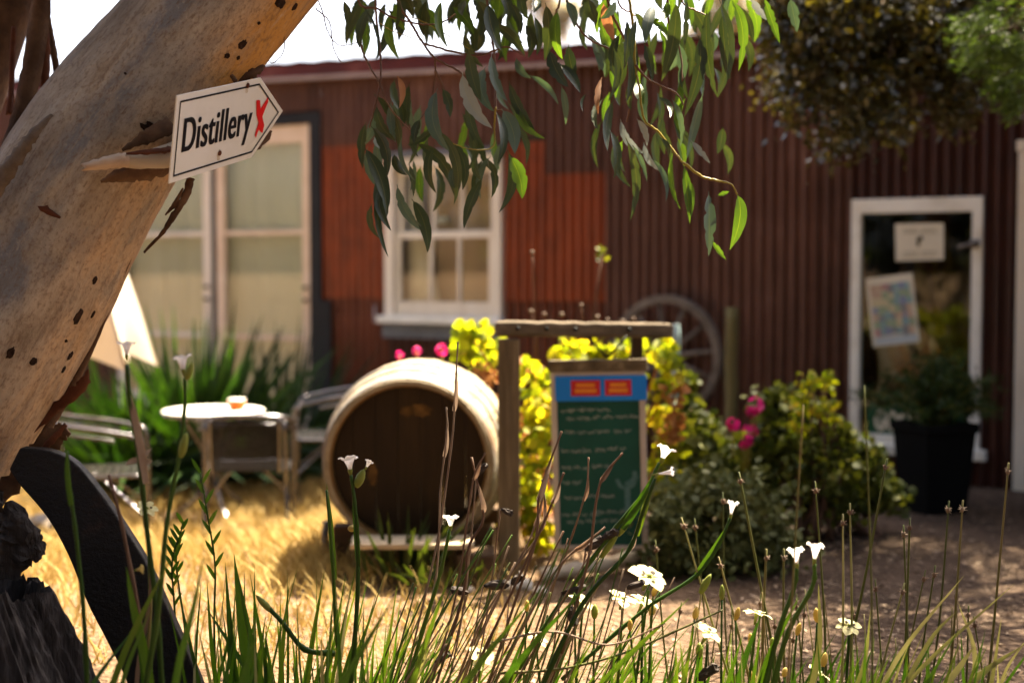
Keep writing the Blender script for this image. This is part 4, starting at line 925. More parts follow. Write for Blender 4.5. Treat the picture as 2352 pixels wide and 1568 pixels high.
# ------------------------------------------------------------------ barrel lying on its side
def barrel():
    y0 = 6.10; c = P(937, 1066, y0); Lh = .90; NS = 24; rh, rb = .362, .425
    ax = Vector((.05, 1, 0)).normalized(); rot = math.atan2(-ax.x, ax.y)
    base_ = Vector((c.x, c.y+Lh/2, 0)); e = empty('wine_barrel', Vector((c.x, c.y, c.z)), rot, 'large weathered oak barrel lying on its side beside the post', 'barrel')
    def rad(q): return rh + (rb-rh)*math.sin(math.pi*q)**.9
    for s in range(NS):                                          # staves, each a bent board
        b = MB(); vs = []; n = 20; gap = .006; a0 = 2*math.pi*s/NS+gap/2; a1 = 2*math.pi*(s+1)/NS-gap/2; pr = R(-.0015,.0015)
        for i in range(n+1):
            q = i/n; r = rad(q)+pr
            for (a, rr) in ((a0,r),((a0+a1)/2,r+.002),(a1,r),(a1,r-.019),((a0+a1)/2,r-.019),(a0,r-.019)):
                vs.append((math.cos(a)*rr, q*Lh, math.sin(a)*rr))
        fs = [(i*6+k, i*6+(k+1)%6, i*6+6+(k+1)%6, i*6+6+k) for i in range(n) for k in range(6)]+[tuple(range(6))[::-1], tuple(n*6+k for k in range(6))]
        b.add(vs, fs); b.build('stave', M['stave'], e, smooth=False, local=True)
    for (q0, q1) in ((.012,.060),(.16,.205),(.30,.345),(.655,.70),(.795,.84),(.94,.988)):
        b = MB(); vs = []; n = 72
        for k in range(n):
            a = 2*math.pi*k/n
            for (q, d) in ((q0,.0035),(q0,.006),(q1,.006),(q1,.0035)): vs.append((math.cos(a)*(rad(q)+d), q*Lh, math.sin(a)*(rad(q)+d)))
        b.add(vs, [(k*4+j, k*4+(j+1)%4, ((k+1)%n)*4+(j+1)%4, ((k+1)%n)*4+j) for k in range(n) for j in range(4)]); b.build('hoop', M['hoop'], e, smooth=False, local=True)
    rin = rh-.018                                                # head of vertical boards, set back from the rim
    nb = 7; w = 2*rin/nb
    for k in range(nb):
        x0 = -rin+k*w+.0015; x1 = x0+w-.003; b = MB(); vs = []; m = 9
        for yy in (.045, .070):
            for (x, sg) in [(x0+(x1-x0)*i/(m-1), 1) for i in range(m)]+[(x1-(x1-x0)*i/(m-1), -1) for i in range(m)]:
                vs.append((x, yy+(k%2)*.0015, sg*math.sqrt(max(rin*rin-x*x, 1e-5))))
        N2_ = 2*m; b.add(vs, [tuple(range(N2_)), tuple(range(2*N2_-1, N2_-1, -1))]+[(i, N2_+i, N2_+(i+1)%N2_, (i+1)%N2_) for i in range(N2_)])
        b.build('head_board', M['head'], e, smooth=False, local=True)
    b = MB(); vs = []; n = 72                                     # rounded chime inside the rim
    for k in range(n):
        a = 2*math.pi*k/n
        for (r, yy) in ((rh-.0195,.002),(rh-.0195,.044),(rh-.030,.044),(rh-.024,.002)): vs.append((math.cos(a)*r, yy, math.sin(a)*r))
    b.add(vs, [(k*4+j, k*4+(j+1)%4, ((k+1)%n)*4+(j+1)%4, ((k+1)%n)*4+j) for k in range(n) for j in range(4)]); M['chime'] = mat('chime_oak', [(.14,.07,.018),(.24,.125,.035)], 6, .7, .2); b.build('chime', M['chime'], e, local=True)
    nn = 18                                             # worn pale stencil smudges on the head
    for (u, v, ww, hh_) in ((.05,.23,.05,.028),(-.01,.225,.03,.022),(-.16,-.05,.02,.05)):
        b = MB(); vs = [(u,.0435,v)]+[(u+math.cos(k*6.283/nn)*ww*(1+.25*math.sin(k*2.1)), .0435, v+math.sin(k*6.283/nn)*hh_*(1+.2*math.sin(k*3.3))) for k in range(nn)]
        b.add(vs, [(0,1+k,1+(k+1)%nn) for k in range(nn)])
        if 'smudge' not in M: M['smudge'] = mat('worn_stencil', [(.03,.015,.004),(.14,.07,.015)], 30, .8)
        b.build('worn_mark', M['smudge'], e, smooth=False, local=True)
    # timber cradle
    zb = c.z-.43
    for yy in (.22, .70):
        w2 = WM[e] @ Vector((0,yy,0)); b = MB()
        b.box((w2.x-.36,w2.y-.05,-.02),(w2.x+.36,w2.y+.05,zb+.045)); b.box((w2.x-.36,w2.y-.049,zb+.046),(w2.x-.19,w2.y+.049,zb+.13)); b.box((w2.x+.19,w2.y-.049,zb+.046),(w2.x+.36,w2.y+.049,zb+.13))
        o = b.build('cradle_beam', M['block'], None, smooth=False); bevel(o, .008); tag(o, 'dark timber bearer under the front of the barrel' if yy < .5 else 'dark timber bearer under the back of the barrel', 'beam', 'barrel bearers')
barrel()
# plank on a block by the barrel foot
b = MB(); b.box((-.46,-.11,0),(.05,.11,.022)); o = b.build('plank', M['wood_pale'], None, smooth=False, xf=Matrix.Translation(P(1060,1250,5.93)) @ Matrix.Rotation(.06,4,'Z') @ Matrix.Rotation(.01,4,'Y')); bevel(o,.004); tag(o, 'pale sunlit board lying at the foot of the barrel', 'board')
pz = P(1060,1250,5.93).z
b = MB(); b.box((-.075,-.10,0),(.085,.10,pz-.004)); o = b.build('timber_block', M['block'], None, smooth=False, xf=Matrix.Translation((P(1090,1300,5.93).x,5.93,-.02))); bevel(o,.01); tag(o, 'dark brown timber block beside the foot of the post', 'block')

# ------------------------------------------------------------------ post and beam frame with the menu board
Y1 = 6.0
pb = P(1169, 1320, Y1); zt = P(1169, 738, Y1).z
FR = empty('wooden_sign_stand', (pb.x, Y1, 0), 0, 'weathered timber post and beam frame holding the menu board', 'post frame')
def wavy_post(name, mk, x, y, z0, z1, w, d, parent, sd0=0):
    b = MB(); vs = []; n = 24
    for i in range(n+1):
        z = z0+(z1-z0)*i/n
        for sx, sy in ((-1,-1),(-.3,-1.03),(.3,-1.0),(1,-1),(1,1),(-1,1)):
            vs.append((x+sx*w/2+.003*mnoise.noise(Vector((sx,z*5,sd0))), y+sy*d/2+.004*mnoise.noise(Vector((sx*3,z*6,sd0+3))), z))
    b.add(vs, [(i*6+k, i*6+(k+1)%6, i*6+6+(k+1)%6, i*6+6+k) for i in range(n) for k in range(6)]+[(5,4,3,2,1,0), tuple(n*6+k for k in range(6))])
    o = b.build(name, M[mk], parent, smooth=False); bevel(o, .004); return o
wavy_post('post', 'wood_grey', pb.x, Y1+.02, -.1, zt-.075, px(50,Y1), .09, FR)
x2 = P(1462, 900, 6.27).x
wavy_post('post', 'block', x2, 6.27, -.1, zt-.075, .05, .06, FR, 9)
a_, c_ = P(1138, 752, Y1), P(1545, 757, 6.24)
b = MB(); vs = []; n = 30; dr_ = (c_-a_); 
for i in range(n+1):
    p = a_.lerp(c_, i/n)
    for (oy, oz) in ((-.05,-.036),(.05,-.036),(.052,.028),(-.05,.030)):
        vs.append(p+Vector((0,oy+.003*mnoise.noise(Vector((i*.4,oy*9,1))),oz+.004*mnoise.noise(Vector((i*.5,oz*30,2))))))
b.add(vs, [(i*4+k, i*4+(k+1)%4, i*4+4+(k+1)%4, i*4+4+k) for i in range(n) for k in range(4)]+[(3,2,1,0),(n*4,n*4+1,n*4+2,n*4+3)])
bm_ = b.build('beam', M['wood_beam'], FR, smooth=False); bevel(bm_, .016, 3)
for u in (1187, 1252, 1316, 1440):
    q = a_.lerp(c_, (u-1138)/407); b = MB(); b.tube([q+Vector((0,-.051,.0)), q+Vector((0,-.058,.0))], [.010,.007], 10); b.build('bolt', M['black'], bm_)
for u0, u1 in ((1350,1395),(1440,1395)):                          # dark hangers under the beam
    q0, q1 = P(u0, 772, 6.10), P(u1, 822, 6.12); b = MB(); b.tube([q0,q1], .006, 6); b.build('hanger', M['black'], FR)
BC = [P(1285,836,6.14), P(1499,822,6.10), P(1492,1248,6.10), P(1275,1258,6.14)]
o0 = BC[3]; ex = (BC[2]-BC[3]+BC[1]-BC[0]); BW = ex.length/2; ex.normalize(); ey = (BC[0]-BC[3]+BC[1]-BC[2]); BH = ey.length/2; ey.normalize(); ez = ex.cross(ey).normalized()
mw = Matrix(((ex.x,ey.x,ez.x,o0.x),(ex.y,ey.y,ez.y,o0.y),(ex.z,ey.z,ez.z,o0.z),(0,0,0,1)))
BO = empty('menu_board', o0, 0, 'green chalk menu board with a blue header and handwriting', 'menu board', mw=mw)
def bp_(name, mk, x0, x1, y0, y1, z0, z1, parent=BO, bev=0):
    b = MB(); b.box((x0*BW,y0*BH,z0),(x1*BW,y1*BH,z1)); o = b.build(name, M[mk], parent, smooth=False, local=True)
    if bev: bevel(o, bev)
    return o
M['boardframe'] = mat('board_frame', [(.40,.33,.28),(.52,.45,.39)], 6, .6)
bp_('panel', 'chalkgreen', .02, .98, .02, .955, .004, .014)
bp_('frame_side', 'boardframe', .0, .062, .0, .955, .0, .024, bev=.002); bp_('frame_side', 'boardframe', .938, 1, .0, .955, .0, .024, bev=.002)
bp_('frame_rail', 'boardframe', .0625, .9375, .0, .02, .001, .023, bev=.002); bp_('frame_rail', 'boardframe', .0625, .9375, .93, .955, .001, .023, bev=.002)
bp_('top_rail', 'wood_grey', -.02, 1.03, .957, 1.02, -.01, .03, bev=.003)
hd = bp_('header', 'blue', .05, 1.02, .80, .935, .0245, .030, bev=.002)
for (u0, u1, tx) in ((.22,.53,1),(.58,.86,1)):
    lb = bp_('label_panel', 'signred', u0, u1, .828, .912, .0305, .032)
    bp_('label_print', 'signyel', u0+.055, u1-.055, .875, .895, .0325, .0335, lb); bp_('label_print', 'signyel', u0+.04, u1-.04, .845, .866, .0325, .0335, lb)
def scribble(x0, x1, y, h, seed):
    """a line of hand chalked words, too small to read in the photo"""
    rr = random.Random(seed); x = x0*BW; b = MB(); y = y*BH
    while x < x1*BW:
        wl2 = rr.uniform(.025,.06); n_ = int(wl2/.004); pts = []
        for i in range(n_+1):
            pts.append((x+wl2*i/n_, y+h*(.5*math.sin(i*2.1+seed)+rr.uniform(-.45,.45))))
        vs = []
        for i, (a, c) in enumerate(pts):
            q = Vector(pts[min(i+1,n_)])-Vector(pts[max(i-1,0)]); q.normalize(); w_ = .0017
            vs += [(a-q.y*w_, c+q.x*w_, .0148), (a+q.y*w_, c-q.x*w_, .0148)]
        b.add(vs, [(2*i,2*i+1,2*i+3,2*i+2) for i in range(n_)]); x += wl2+.010
    b.build('chalk_writing', M['chalk'], BO, smooth=False, local=True)
for k, (x0,x1,y) in enumerate([(.10,.20,.745),(.18,.30,.75),(.32,.55,.752),(.16,.42,.705),(.44,.90,.712),(.14,.40,.63),(.48,.60,.633),(.66,.78,.636),(.10,.38,.53),(.46,.55,.536),(.58,.76,.54),(.10,.36,.44),(.42,.60,.447),(.09,.32,.36),(.12,.26,.275),(.34,.58,.285),(.08,.42,.185),(.44,.80,.20),(.14,.30,.145),(.34,.62,.152)]):
    scribble(x0, x1, y, .013, k)
gx, gy = .79*BW, .27*BH                                            # chalk drawn goblet
for pts, w_ in (([(gx-.045,gy+.085),(gx-.03,gy+.055),(gx-.004,gy+.045),(gx+.025,gy+.058),(gx+.045,gy+.10)], .008), ([(gx,gy+.045),(gx+.001,gy-.0),(gx,gy-.04)], .012), ([(gx-.005,gy+.06),(gx+.03,gy+.085),(gx+.035,gy+.12)], .010), ([(gx-.02,gy-.045),(gx+.02,gy-.044)], .005)):
    stroke(BO, 'chalk_drawing', 'chalk_faint', pts, w_, .0149)

# ------------------------------------------------------------------ cart wheel, posts, stones and log
def wheel():
    tt, zz = wp(1532, 818, .12); r = .415; e = empty('cart_wheel', WM[SHED] @ Vector((tt,-.14,zz)), WA, 'aged grey spoked cart wheel leaning on the shed wall', 'wheel')
    def ring(name, r0, r1, y0, y1, mk, n=64):
        b = MB(); vs = []
        for k in range(n):
            a = 2*math.pi*k/n
            for (r_, y_) in ((r0,y0),(r1,y0),(r1,y1),(r0,y1)): vs.append((math.cos(a)*r_, y_, math.sin(a)*r_))
        b.add(vs, [(k*4+j, k*4+(j+1)%4, ((k+1)%n)*4+(j+1)%4, ((k+1)%n)*4+j) for k in range(n) for j in range(4)]); o = b.build(name, M[mk], e, smooth=False, local=True); bevel(o,.003)
    ring('rim', r-.055, r-.006, -.03, .03, 'wheelwood'); ring('tyre', r-.0055, r, -.026, .026, 'hoop'); ring('hub_band', .045, .056, -.09, -.065, 'hoop', 24)
    b = MB(); b.tube([(0,-.10,0),(0,-.05,0),(0,.0,0),(0,.06,0)], [.042,.06,.07,.05], 20); b.build('hub', M['wheelwood'], e, local=True)
    for k in range(12):
        a = 2*math.pi*k/12+.13; b = MB(); b.tube([(math.cos(a)*.05,-.005,math.sin(a)*.05),(math.cos(a)*(r-.05),0,math.sin(a)*(r-.05))], [.019,.014], 8); b.build('spoke', M['wheelwood'], e, local=True)
wheel()
def post(name, U, V0, y, w, mk, label, zb=None, V1=None):
    p = P(U, V0, y); b = MB(); n = 12; z0 = gz(p.x,y)-.05; b.tube([(p.x+.004*math.sin(i*1.3), y, z0+(p.z-z0)*i/n) for i in range(n+1)], [w*(1+.05*math.sin(i*2.1)) for i in range(n+1)], 12)
    o = b.build(name, M[mk], None); tag(o, label, 'post')
post('fence_post', 1681, 706, 8.75, px(15,8.75), 'green_post', 'mossy round post standing right of the cart wheel')
post('garden_stake', 1553, 745, 8.0, px(8,8.0), 'bluegrey', 'thin pale blue stake in front of the cart wheel')
post('short_stake', 748, 1196, 6.45, px(9,6.3), 'lead', 'low grey stub beside the left of the barrel')
pts = smooth_path([gp(1240,6.0)+Vector((0,0,.02)), P(1330,1305,6.05), P(1420,1288,6.15), P(1492,1270,6.3)], 16)
b = MB(); b.tube(pts, [.030+.006*math.sin(i*1.7) for i in range(17)], 12); o = b.build('fallen_log', M['log'], None); tag(o, 'pale bleached log lying below the menu board', 'log')
for k, (u, v, y, w, lab) in enumerate([(1195,1325,5.85,34,'large white stone right of the post foot'),(1238,1332,5.75,20,'small white stone left of the pale log end'),(1165,1338,5.8,15,'smallest white stone at the post foot'),(1075,1362,5.75,18,'flat pale stone lying on the bare ground')]):
    p = P(u, v, y); p.z = gz(p.x,y)+.012; b = MB(); b.blob((0,0,0), px(w,y), px(w,y)*.8, px(w,y)*.5, 18, 12, .25); o = b.build('stone', M['stone'], None, xf=Matrix.Translation(p)); tag(o, lab, 'stone', 'pale garden stones')

# ------------------------------------------------------------------ cafe table, chairs, umbrella
ty = 9.07; tcx = P(490, 940, ty); tg = gz(tcx.x, ty)
TB = empty('cafe_table', (tcx.x, ty, tg), .3, 'round white topped cafe table between the metal chairs', 'table')
hT = tcx.z - tg; rT = px(116, ty)
b = MB(); vs = []; n = 48
prof = [(0,hT),(rT-.012,hT),(rT,hT-.006),(rT,hT-.030),(rT-.012,hT-.034),(0,hT-.034)]
for k in range(n):
    a = 2*math.pi*k/n
    for (r, z) in prof[1:-1]: vs.append((math.cos(a)*r, math.sin(a)*r, z))
m_ = 4; fs = [(k*m_+j, ((k+1)%n)*m_+j, ((k+1)%n)*m_+j+1, k*m_+j+1) for k in range(n) for j in range(m_-1)] + [tuple(k*m_ for k in range(n)), tuple(k*m_+m_-1 for k in range(n))[::-1]]
b.add(vs, fs); b.build('table_top', M['tabletop'], TB, local=True, smooth=False)
b = MB(); b.tube([(math.cos(a)*(rT+.002), math.sin(a)*(rT+.002), hT-.018) for a in np.linspace(0,6.283,49)], .009, 8); b.build('edge_band', M['alu'], TB, local=True)
for k in range(4):
    a = math.pi/2*k+.2; ca, sa = math.cos(a), math.sin(a); b = MB()
    b.tube(smooth_path([(ca*.20,sa*.20,hT-.035),(ca*.05,sa*.05,hT*.55),(ca*.08,sa*.08,hT*.25),(ca*.30,sa*.30,0)], 14), .013, 8); b.build('leg', M['alu'], TB, local=True)
p = P(547, 916, ty); b = MB(); q = Vector((p.x, ty-.05, tcx.z))
b.tube([q, q+Vector((0,0,.012)), q+Vector((0,0,.065))], [.040,.050,.055], 24); o = b.build('candle_holder', M['orangeglass'], None); tag(o, 'small orange glass candle holder on the cafe table', 'candle holder')
b = MB(); b.tube([q+Vector((0,0,.064)), q+Vector((0,0,.072))], [.056,.053], 24); link('rim', b.mesh('rim', M['white']), o)

def chair():
    e = empty('metal_chair', (0,0,0), 0); w, d = .25, .24
    def T(name, pts, r, mk='alu', n=14): b = MB(); b.tube(smooth_path(pts, n), r, 8); return b.build(name, M[mk], e, local=True)
    for s in (-1, 1):                                            # front is +Y
        T('front_leg', [(s*w,d,0),(s*w*1.03,d,.30),(s*w*1.06,d-.01,.60),(s*w*1.08,d-.06,.655)], .0125)
        T('back_leg', [(s*w*.95,-d-.08,0),(s*w*.9,-d,.25),(s*w*.88,-d+.02,.42),(s*w*.86,-d-.05,.72)], .0125)
        T('seat_rail', [(s*w*.95,d-.02,.43),(s*w*.93,0,.425),(s*w*.88,-d+.02,.42)], .010)
        T('brace', [(s*w*.97,d,.20),(s*w*.4,0,.40),(0,-.05,.415)], .008)
    arm = [(-w*1.08,d-.06,.655),(-w*1.12,d-.16,.675),(-w*1.14,0,.69),(-w*1.08,-d*.7,.715),(-w*.7,-d-.05,.745),(0,-d-.09,.755),(w*.7,-d-.05,.745),(w*1.08,-d*.7,.715),(w*1.14,0,.69),(w*1.12,d-.16,.675),(w*1.08,d-.06,.655)]
    T('arm_rail', arm, .0135, n=60)
    T('arm_rail', [(x*.97,y*.97,z-.045) for x,y,z in arm[1:-1]], .009, n=50)
    T('front_rail', [(-w*.95,d-.02,.43),(0,d,.435),(w*.95,d-.02,.43)], .010)
    b = MB()                                                     # woven back: crossing strands
    for i in range(22):
        q = (i/21-.5)*2; x = q*w*.70; y = -d-.06+.02*q*q; b.bar((x,y,.44),(x,y-.035,.735), .010, .004, Vector((0,1,0)))
    for j in range(17):
        z = .45+.017*j; yy = -d-.063-.035*(j/16)
        for i in range(10):
            q0 = (i/10-.5)*2; q1 = ((i+1)/10-.5)*2; b.bar((q0*w*.72,yy+.02*q0*q0+(.004 if (i+j)%2 else -.004),z),(q1*w*.72,yy+.02*q1*q1+(-.004 if (i+j)%2 else .004),z), .003, .011)
    b.build('back_weave', M['wicker'], e, smooth=False, local=True)
    for s in (-1,1): T('back_upright', [(s*w*.74,-d-.055,.43),(s*w*.76,-d-.09,.74)], .009)
    for j in range(10):                                          # seat of aluminium slats
        y = -d+.04+j*(2*d-.06)/9; hw = w*(.90+.04*j/9); b = MB(); b.bar((-hw,y,.437),(hw,y,.437), .036, .006); b.build('seat_slat', M['alu'], e, smooth=False, local=True)
    return e
CH = chair()
def copy_tree(o, mw, label):
    c = o.copy(); COL.objects.link(c); c.matrix_world = mw; c['label'] = label; WM[c] = mw.copy()
    for ch in o.children:
        k = ch.copy(); COL.objects.link(k); k.parent = c
    return c
for i, (U, y, rz, lab) in enumerate([(566,8.15,math.radians(8),'metal cafe chair with woven back turned to the camera'),(232,8.05,math.radians(-78),'metal cafe chair with curved arms nearest the gum trunk'),(765,8.95,math.radians(95),'metal cafe chair half hidden behind the barrel')]):
    g = gp(U, y); mw = Matrix.Translation(g) @ Matrix.Rotation(rz, 4, 'Z')
    if i == 0: CH.matrix_world = mw; CH['label'] = lab; CH['category'] = 'chair'; CH['group'] = 'metal cafe chairs around the table'; WM[CH] = mw
    else: copy_tree(CH, mw, lab)

def umbrella():
    y = 8.7; c = P(118, 700, y); g = gz(c.x, y); e = empty('patio_umbrella', (c.x, y, g), 0, 'half closed cream canvas patio umbrella behind the gum trunk', 'umbrella')
    zt_, zr = 2.35-g, P(300, 845, y).z-g; r = px(238, y)
    b = MB(); b.tube([(0,0,0),(0,0,zt_+.08)], .022, 12); b.build('pole', M['wood_pale'], e, local=True)
    b = MB(); b.tube([(0,0,zt_-.02),(0,0,zt_+.05),(0,0,zt_+.12)], [.05,.04,.01], 12); b.build('finial', M['wood_pale'], e, local=True)
    b = MB(); b.tube([(0,0,0),(0,0,.06),(0,0,.10)], [.25,.24,.06], 24); b.build('base', M['hoop'], e, local=True)
    NG = 8
    for k in range(NG):
        a0 = 2*math.pi*k/NG+.25; a1 = a0+2*math.pi/NG; b = MB(); vs = []; nr, na = 14, 12
        for i in range(nr+1):
            q = i/nr
            for j in range(na+1):
                s = j/na; a = a0+(a1-a0)*s; sag = math.sin(math.pi*s)
                rr = r*(q**.82)*(1-.30*sag*q); z = zt_-(zt_-zr)*(q**1.05) - .0*sag + (.10*sag*q*q if q > .8 else .06*sag*q)
                vs.append((math.cos(a)*rr, math.sin(a)*rr, z))
        b.add(vs, [(i*(na+1)+j, i*(na+1)+j+1, (i+1)*(na+1)+j+1, (i+1)*(na+1)+j) for i in range(nr) for j in range(na)]); b.build('canopy_panel', M['canvas'], e, local=True)
        b = MB(); b.tube([(0,0,zt_-.01),(math.cos(a0)*r*.55,math.sin(a0)*r*.55,zt_-(zt_-zr)*.48),(math.cos(a0)*r*.985,math.sin(a0)*r*.985,zr+.01)], .009, 6); b.build('rib', M['wood_pale'], e, local=True)
umbrella()
# ------------------------------------------------------------------ plants behind
def strap_clump(name, c, n, L, spread, w, mk, label, cat='plant', seed=1, lean=0.0):
    e = empty(name, c, 0, label, cat); rr = random.Random(seed)
    for k in range(n):
        a = rr.uniform(0, 6.283); el = rr.uniform(.0, 1.0)**.8*spread; l = L*rr.uniform(.7,1.08)
        d = Vector((math.cos(a)*math.sin(el), math.sin(a)*math.sin(el), math.cos(el)))
        bs = c + Vector((math.cos(a)*rr.uniform(0,.16), math.sin(a)*rr.uniform(0,.16), .05)); tip = bs + d*l
        droop = Vector((d.x, d.y, 0))*l*.10*el + Vector((0,0,-.12*l*el*el))
        pts = smooth_path([bs, bs+d*l*.5, tip+droop], 7); wd = [w*.8, w, w, w, w*.9, w*.7, w*.4, w*.05]
        b = MB(); b.ribbon(pts, wd, Vector((rr.uniform(-1,1)*.5, -1, .35)) if abs(d.y) < .8 else Vector((0,0,1)), .35); b.build('leaf', M[mk], e)
yu = gp(455, 10.2)
strap_clump('strappy_plant', yu, 230, 1.28, 1.35, .022, 'yucca', 'large spiky green strap leaved plant behind the cafe table', seed=4)
strap_clump('strappy_plant', gp(290, 9.9), 110, .95, 1.25, .020, 'yucca', 'smaller spiky green plant under the umbrella', seed=8)
strap_clump('strappy_plant', gp(640, 10.35), 120, 1.15, 1.4, .014, 'fern', 'dark thin leaved plant in front of the black door jamb', seed=11)

def bush(name, label, c, lobes, leaf, mk, cat='shrub', droop=0.0, shape='round', stems=12, extra=None, stem_mk='twig', seed=1):
    """lobes: list of (x, y, z, r, n) relative to c"""
    e = empty(name, c, 0, label, cat); rr = random.Random(seed); np.random.seed(seed)
    b = MB()
    for k in range(stems):
        l = rr.choice(lobes); t = c+Vector(l[:3]); b0 = c+Vector((rr.uniform(-.1,.1),rr.uniform(-.08,.08),-.02)); b.tube(smooth_path([b0, (b0+t)/2+Vector((rr.uniform(-.06,.06),0,.03)), t], 6), list(np.linspace(.012,.005,7)), 6)
    b.build('stems', M[stem_mk], e)
    pts = np.concatenate([np.asarray(c+Vector(l[:3])) + np.random.normal(size=(l[4],3))*l[3]*np.array([.58,.55,.5]) for l in lobes])
    cloud('foliage', M[mk], pts, leaf, leaf*.52 if shape == 'round' else leaf*.2, e, shape=shape, droop=droop)
    return e
def px_lobes(c, y, lst, n=60):
    out = []
    for (u, v, rp, *k) in lst:
        q = P(u, v, (y-.4 if (y == 6.85 and 1195 < u < 1270) else y) + R(-.12,.12)) - c; out.append((q.x, q.y, q.z, px(rp, y), k[0] if k else n))
    return out
def flower_head(e, p, r, mk='pink', n=11):
    b = MB(); rr = random.Random(int(p.x*1000))
    for k in range(n):
        d = Vector((rr.gauss(0,1), rr.gauss(0,1), rr.gauss(0,1))).normalized(); q = p+d*r*.75
        u = d.cross(Vector((.3,.2,1))).normalized(); w_ = d.cross(u)
        vs = [q]; 
        for j in range(8):
            a = 2*math.pi*j/8; vs.append(q+(u*math.cos(a)+w_*math.sin(a))*r*.55*(1+.2*math.sin(a*2.5))+d*r*.22)
        b.add(vs, [(0,1+j,1+(j+1)%8) for j in range(8)])
    b.build('flower_head', M[mk], e)
    s = MB(); s.tube([p, p+Vector((0,.01,-.16))], [.004,.005], 6); s.build('flower_stalk', M['twig_green'], e)
yg = 6.85; c = gp(1330, yg)
lob = px_lobes(c, yg, [(1075,765,26,50),(1100,790,34,70),(1115,830,30,60),(1068,800,24,30),(1245,880,28,50),(1235,930,38,80),(1250,990,44,80),(1230,1060,40,70),(1245,1130,40,70),(1220,1200,38,60),(1260,1230,36,50),(1310,805,28,40),(1350,808,30,40),(1380,808,22,30),(1440,800,24,40),(1460,795,28,40),(1525,805,26,40),(1540,830,24,40),(1530,890,30,40),(1520,960,32,50),(1530,1030,34,50),(1520,1100,34,50),(1215,850,18,20),(1210,1010,24,40),(1200,1120,24,40)])
e = bush('yellow_geranium_bush', 'sunlit yellow green geranium bush growing behind the menu board', c, [(a,b_,c_,d,int(n*.8)) for a,b_,c_,d,n in lob], .056, 'gera', stems=26, seed=3, stem_mk='orange_leaf')
np.random.seed(5)
cloud('withered_leaves', M['orange_leaf'], np.concatenate([ellipsoid_pts(38, P(u,v,6.75), (px(28,6.75),)*3, .2) for (u,v) in [(1100,890),(1120,930),(1115,860),(1210,1090),(1245,1170),(1215,1020),(1550,900),(1548,960),(1540,1000),(1255,1060),(1215,1190),(1230,1240),(1205,850)]]), .05, .018, e)
for (u, v, r) in [(1015,803,13),(957,806,10),(918,815,9)]: flower_head(e, P(u,v,7.0), px(r,7.0))
# budding dry heads above the beam
for (u, v) in [(1222,580),(1335,702),(1220,715),(1250,722),(1290,722),(1395,735),(1430,738),(1410,750),(1455,733),(1385,748),(1372,728)]:
    p = P(u, v, 6.9); b = MB(); b.blob(p, .011, .011, .010, 8, 6, .3); b.build('dry_head', M['stem_brown'], e)
b = MB()
for (u, v, u1) in [(1222,582,1228),(1335,704,1340),(1220,717,1235),(1395,738,1390),(1430,740,1405),(1455,735,1410),(1372,730,1385)]:
    b.tube(smooth_path([P(u,v,6.9), P((u+u1)/2+4,(v+830)/2,6.9), P(u1,840,6.9)], 6), .004, 6)
b.build('dry_stalks', M['twig'], e)
c = gp(1382, 7.6); e2 = bush('young_seedling', 'single tall thin seedling with a yellow green tip above the beam', c, [tuple(P(1382,583,7.6)-c)+(px(12,7.6),9)], .032, 'gera_g', 'plant', stems=1, seed=2)
# right hand bushes
c = gp(1700, 7.0); lob = px_lobes(c, 7.0, [(1590,975,40),(1620,1010,48),(1680,1060,56),(1600,1060,50),(1740,1040,52),(1800,1000,50),(1840,1050,60),(1900,1080,60),(1960,1110,52),(2010,1120,44),(1760,1110,60),(1850,1140,60),(1930,1150,50),(1580,930,26,30),(1650,1120,60),(1990,1060,40),(1560,1010,36),(1575,880,26,60),(1780,930,40),(1860,985,44),(1700,1150,60),(1930,1010,40)], 210)
e = bush('geranium_bush', 'green geranium bush with pink flowers in front of the shed wall', c, lob, .044, 'gera_g', stems=24, seed=6)
for (u, v, r) in [(1735,930,18),(1728,945,13),(1684,974,15),(1722,992,17),(1716,1012,14),(1708,1022,10)]: flower_head(e, P(u,v,6.75), px(r,6.75))
c = gp(1875, 6.9); lob = px_lobes(c, 6.9, [(1860,880,22,45),(1895,875,20,45),(1845,915,24,50),(1850,950,24,45),(1880,940,18,30),(1905,930,20,30),(1915,965,16,22),(1835,985,22,30)])
bush('euphorbia_spray', 'upright spray of pale yellow flower heads beside the glazed panel', c, lob, .032, 'gera', 'plant', stems=12, seed=7)
c = gp(1670, 6.2); lob = px_lobes(c, 6.2, [(1560,1170,70),(1640,1140,70),(1720,1170,80),(1600,1230,90),(1700,1240,90),(1770,1240,60),(1550,1260,60),(1640,1290,70),(1740,1290,60),(1530,1210,44)], 420)
bush('round_shrub', 'low rounded dull green shrub right of the menu board', c, lob, .034, 'shrub', stems=20, seed=9)
c = gp(1985, 7.0); lob = px_lobes(c, 7.0, [(1930,1150,40),(1990,1150,44),(2040,1140,36),(1880,1170,36)], 110)
bush('low_ground_shrub', 'low leafy plant at the foot of the black pot', c, lob, .045, 'gera_g', 'plant', stems=8, seed=12)
c = gp(950, 5.85); 
strap_clump('weed_tuft', gp(920,5.9), 26, .26, .8, .010, 'gera_g', 'small green weed tuft in front of the barrel', seed=21)
strap_clump('weed_tuft', gp(1010,5.75), 16, .13, 1.0, .008, 'gera_g', 'tiny green weed on the bare ground before the barrel', seed=22)
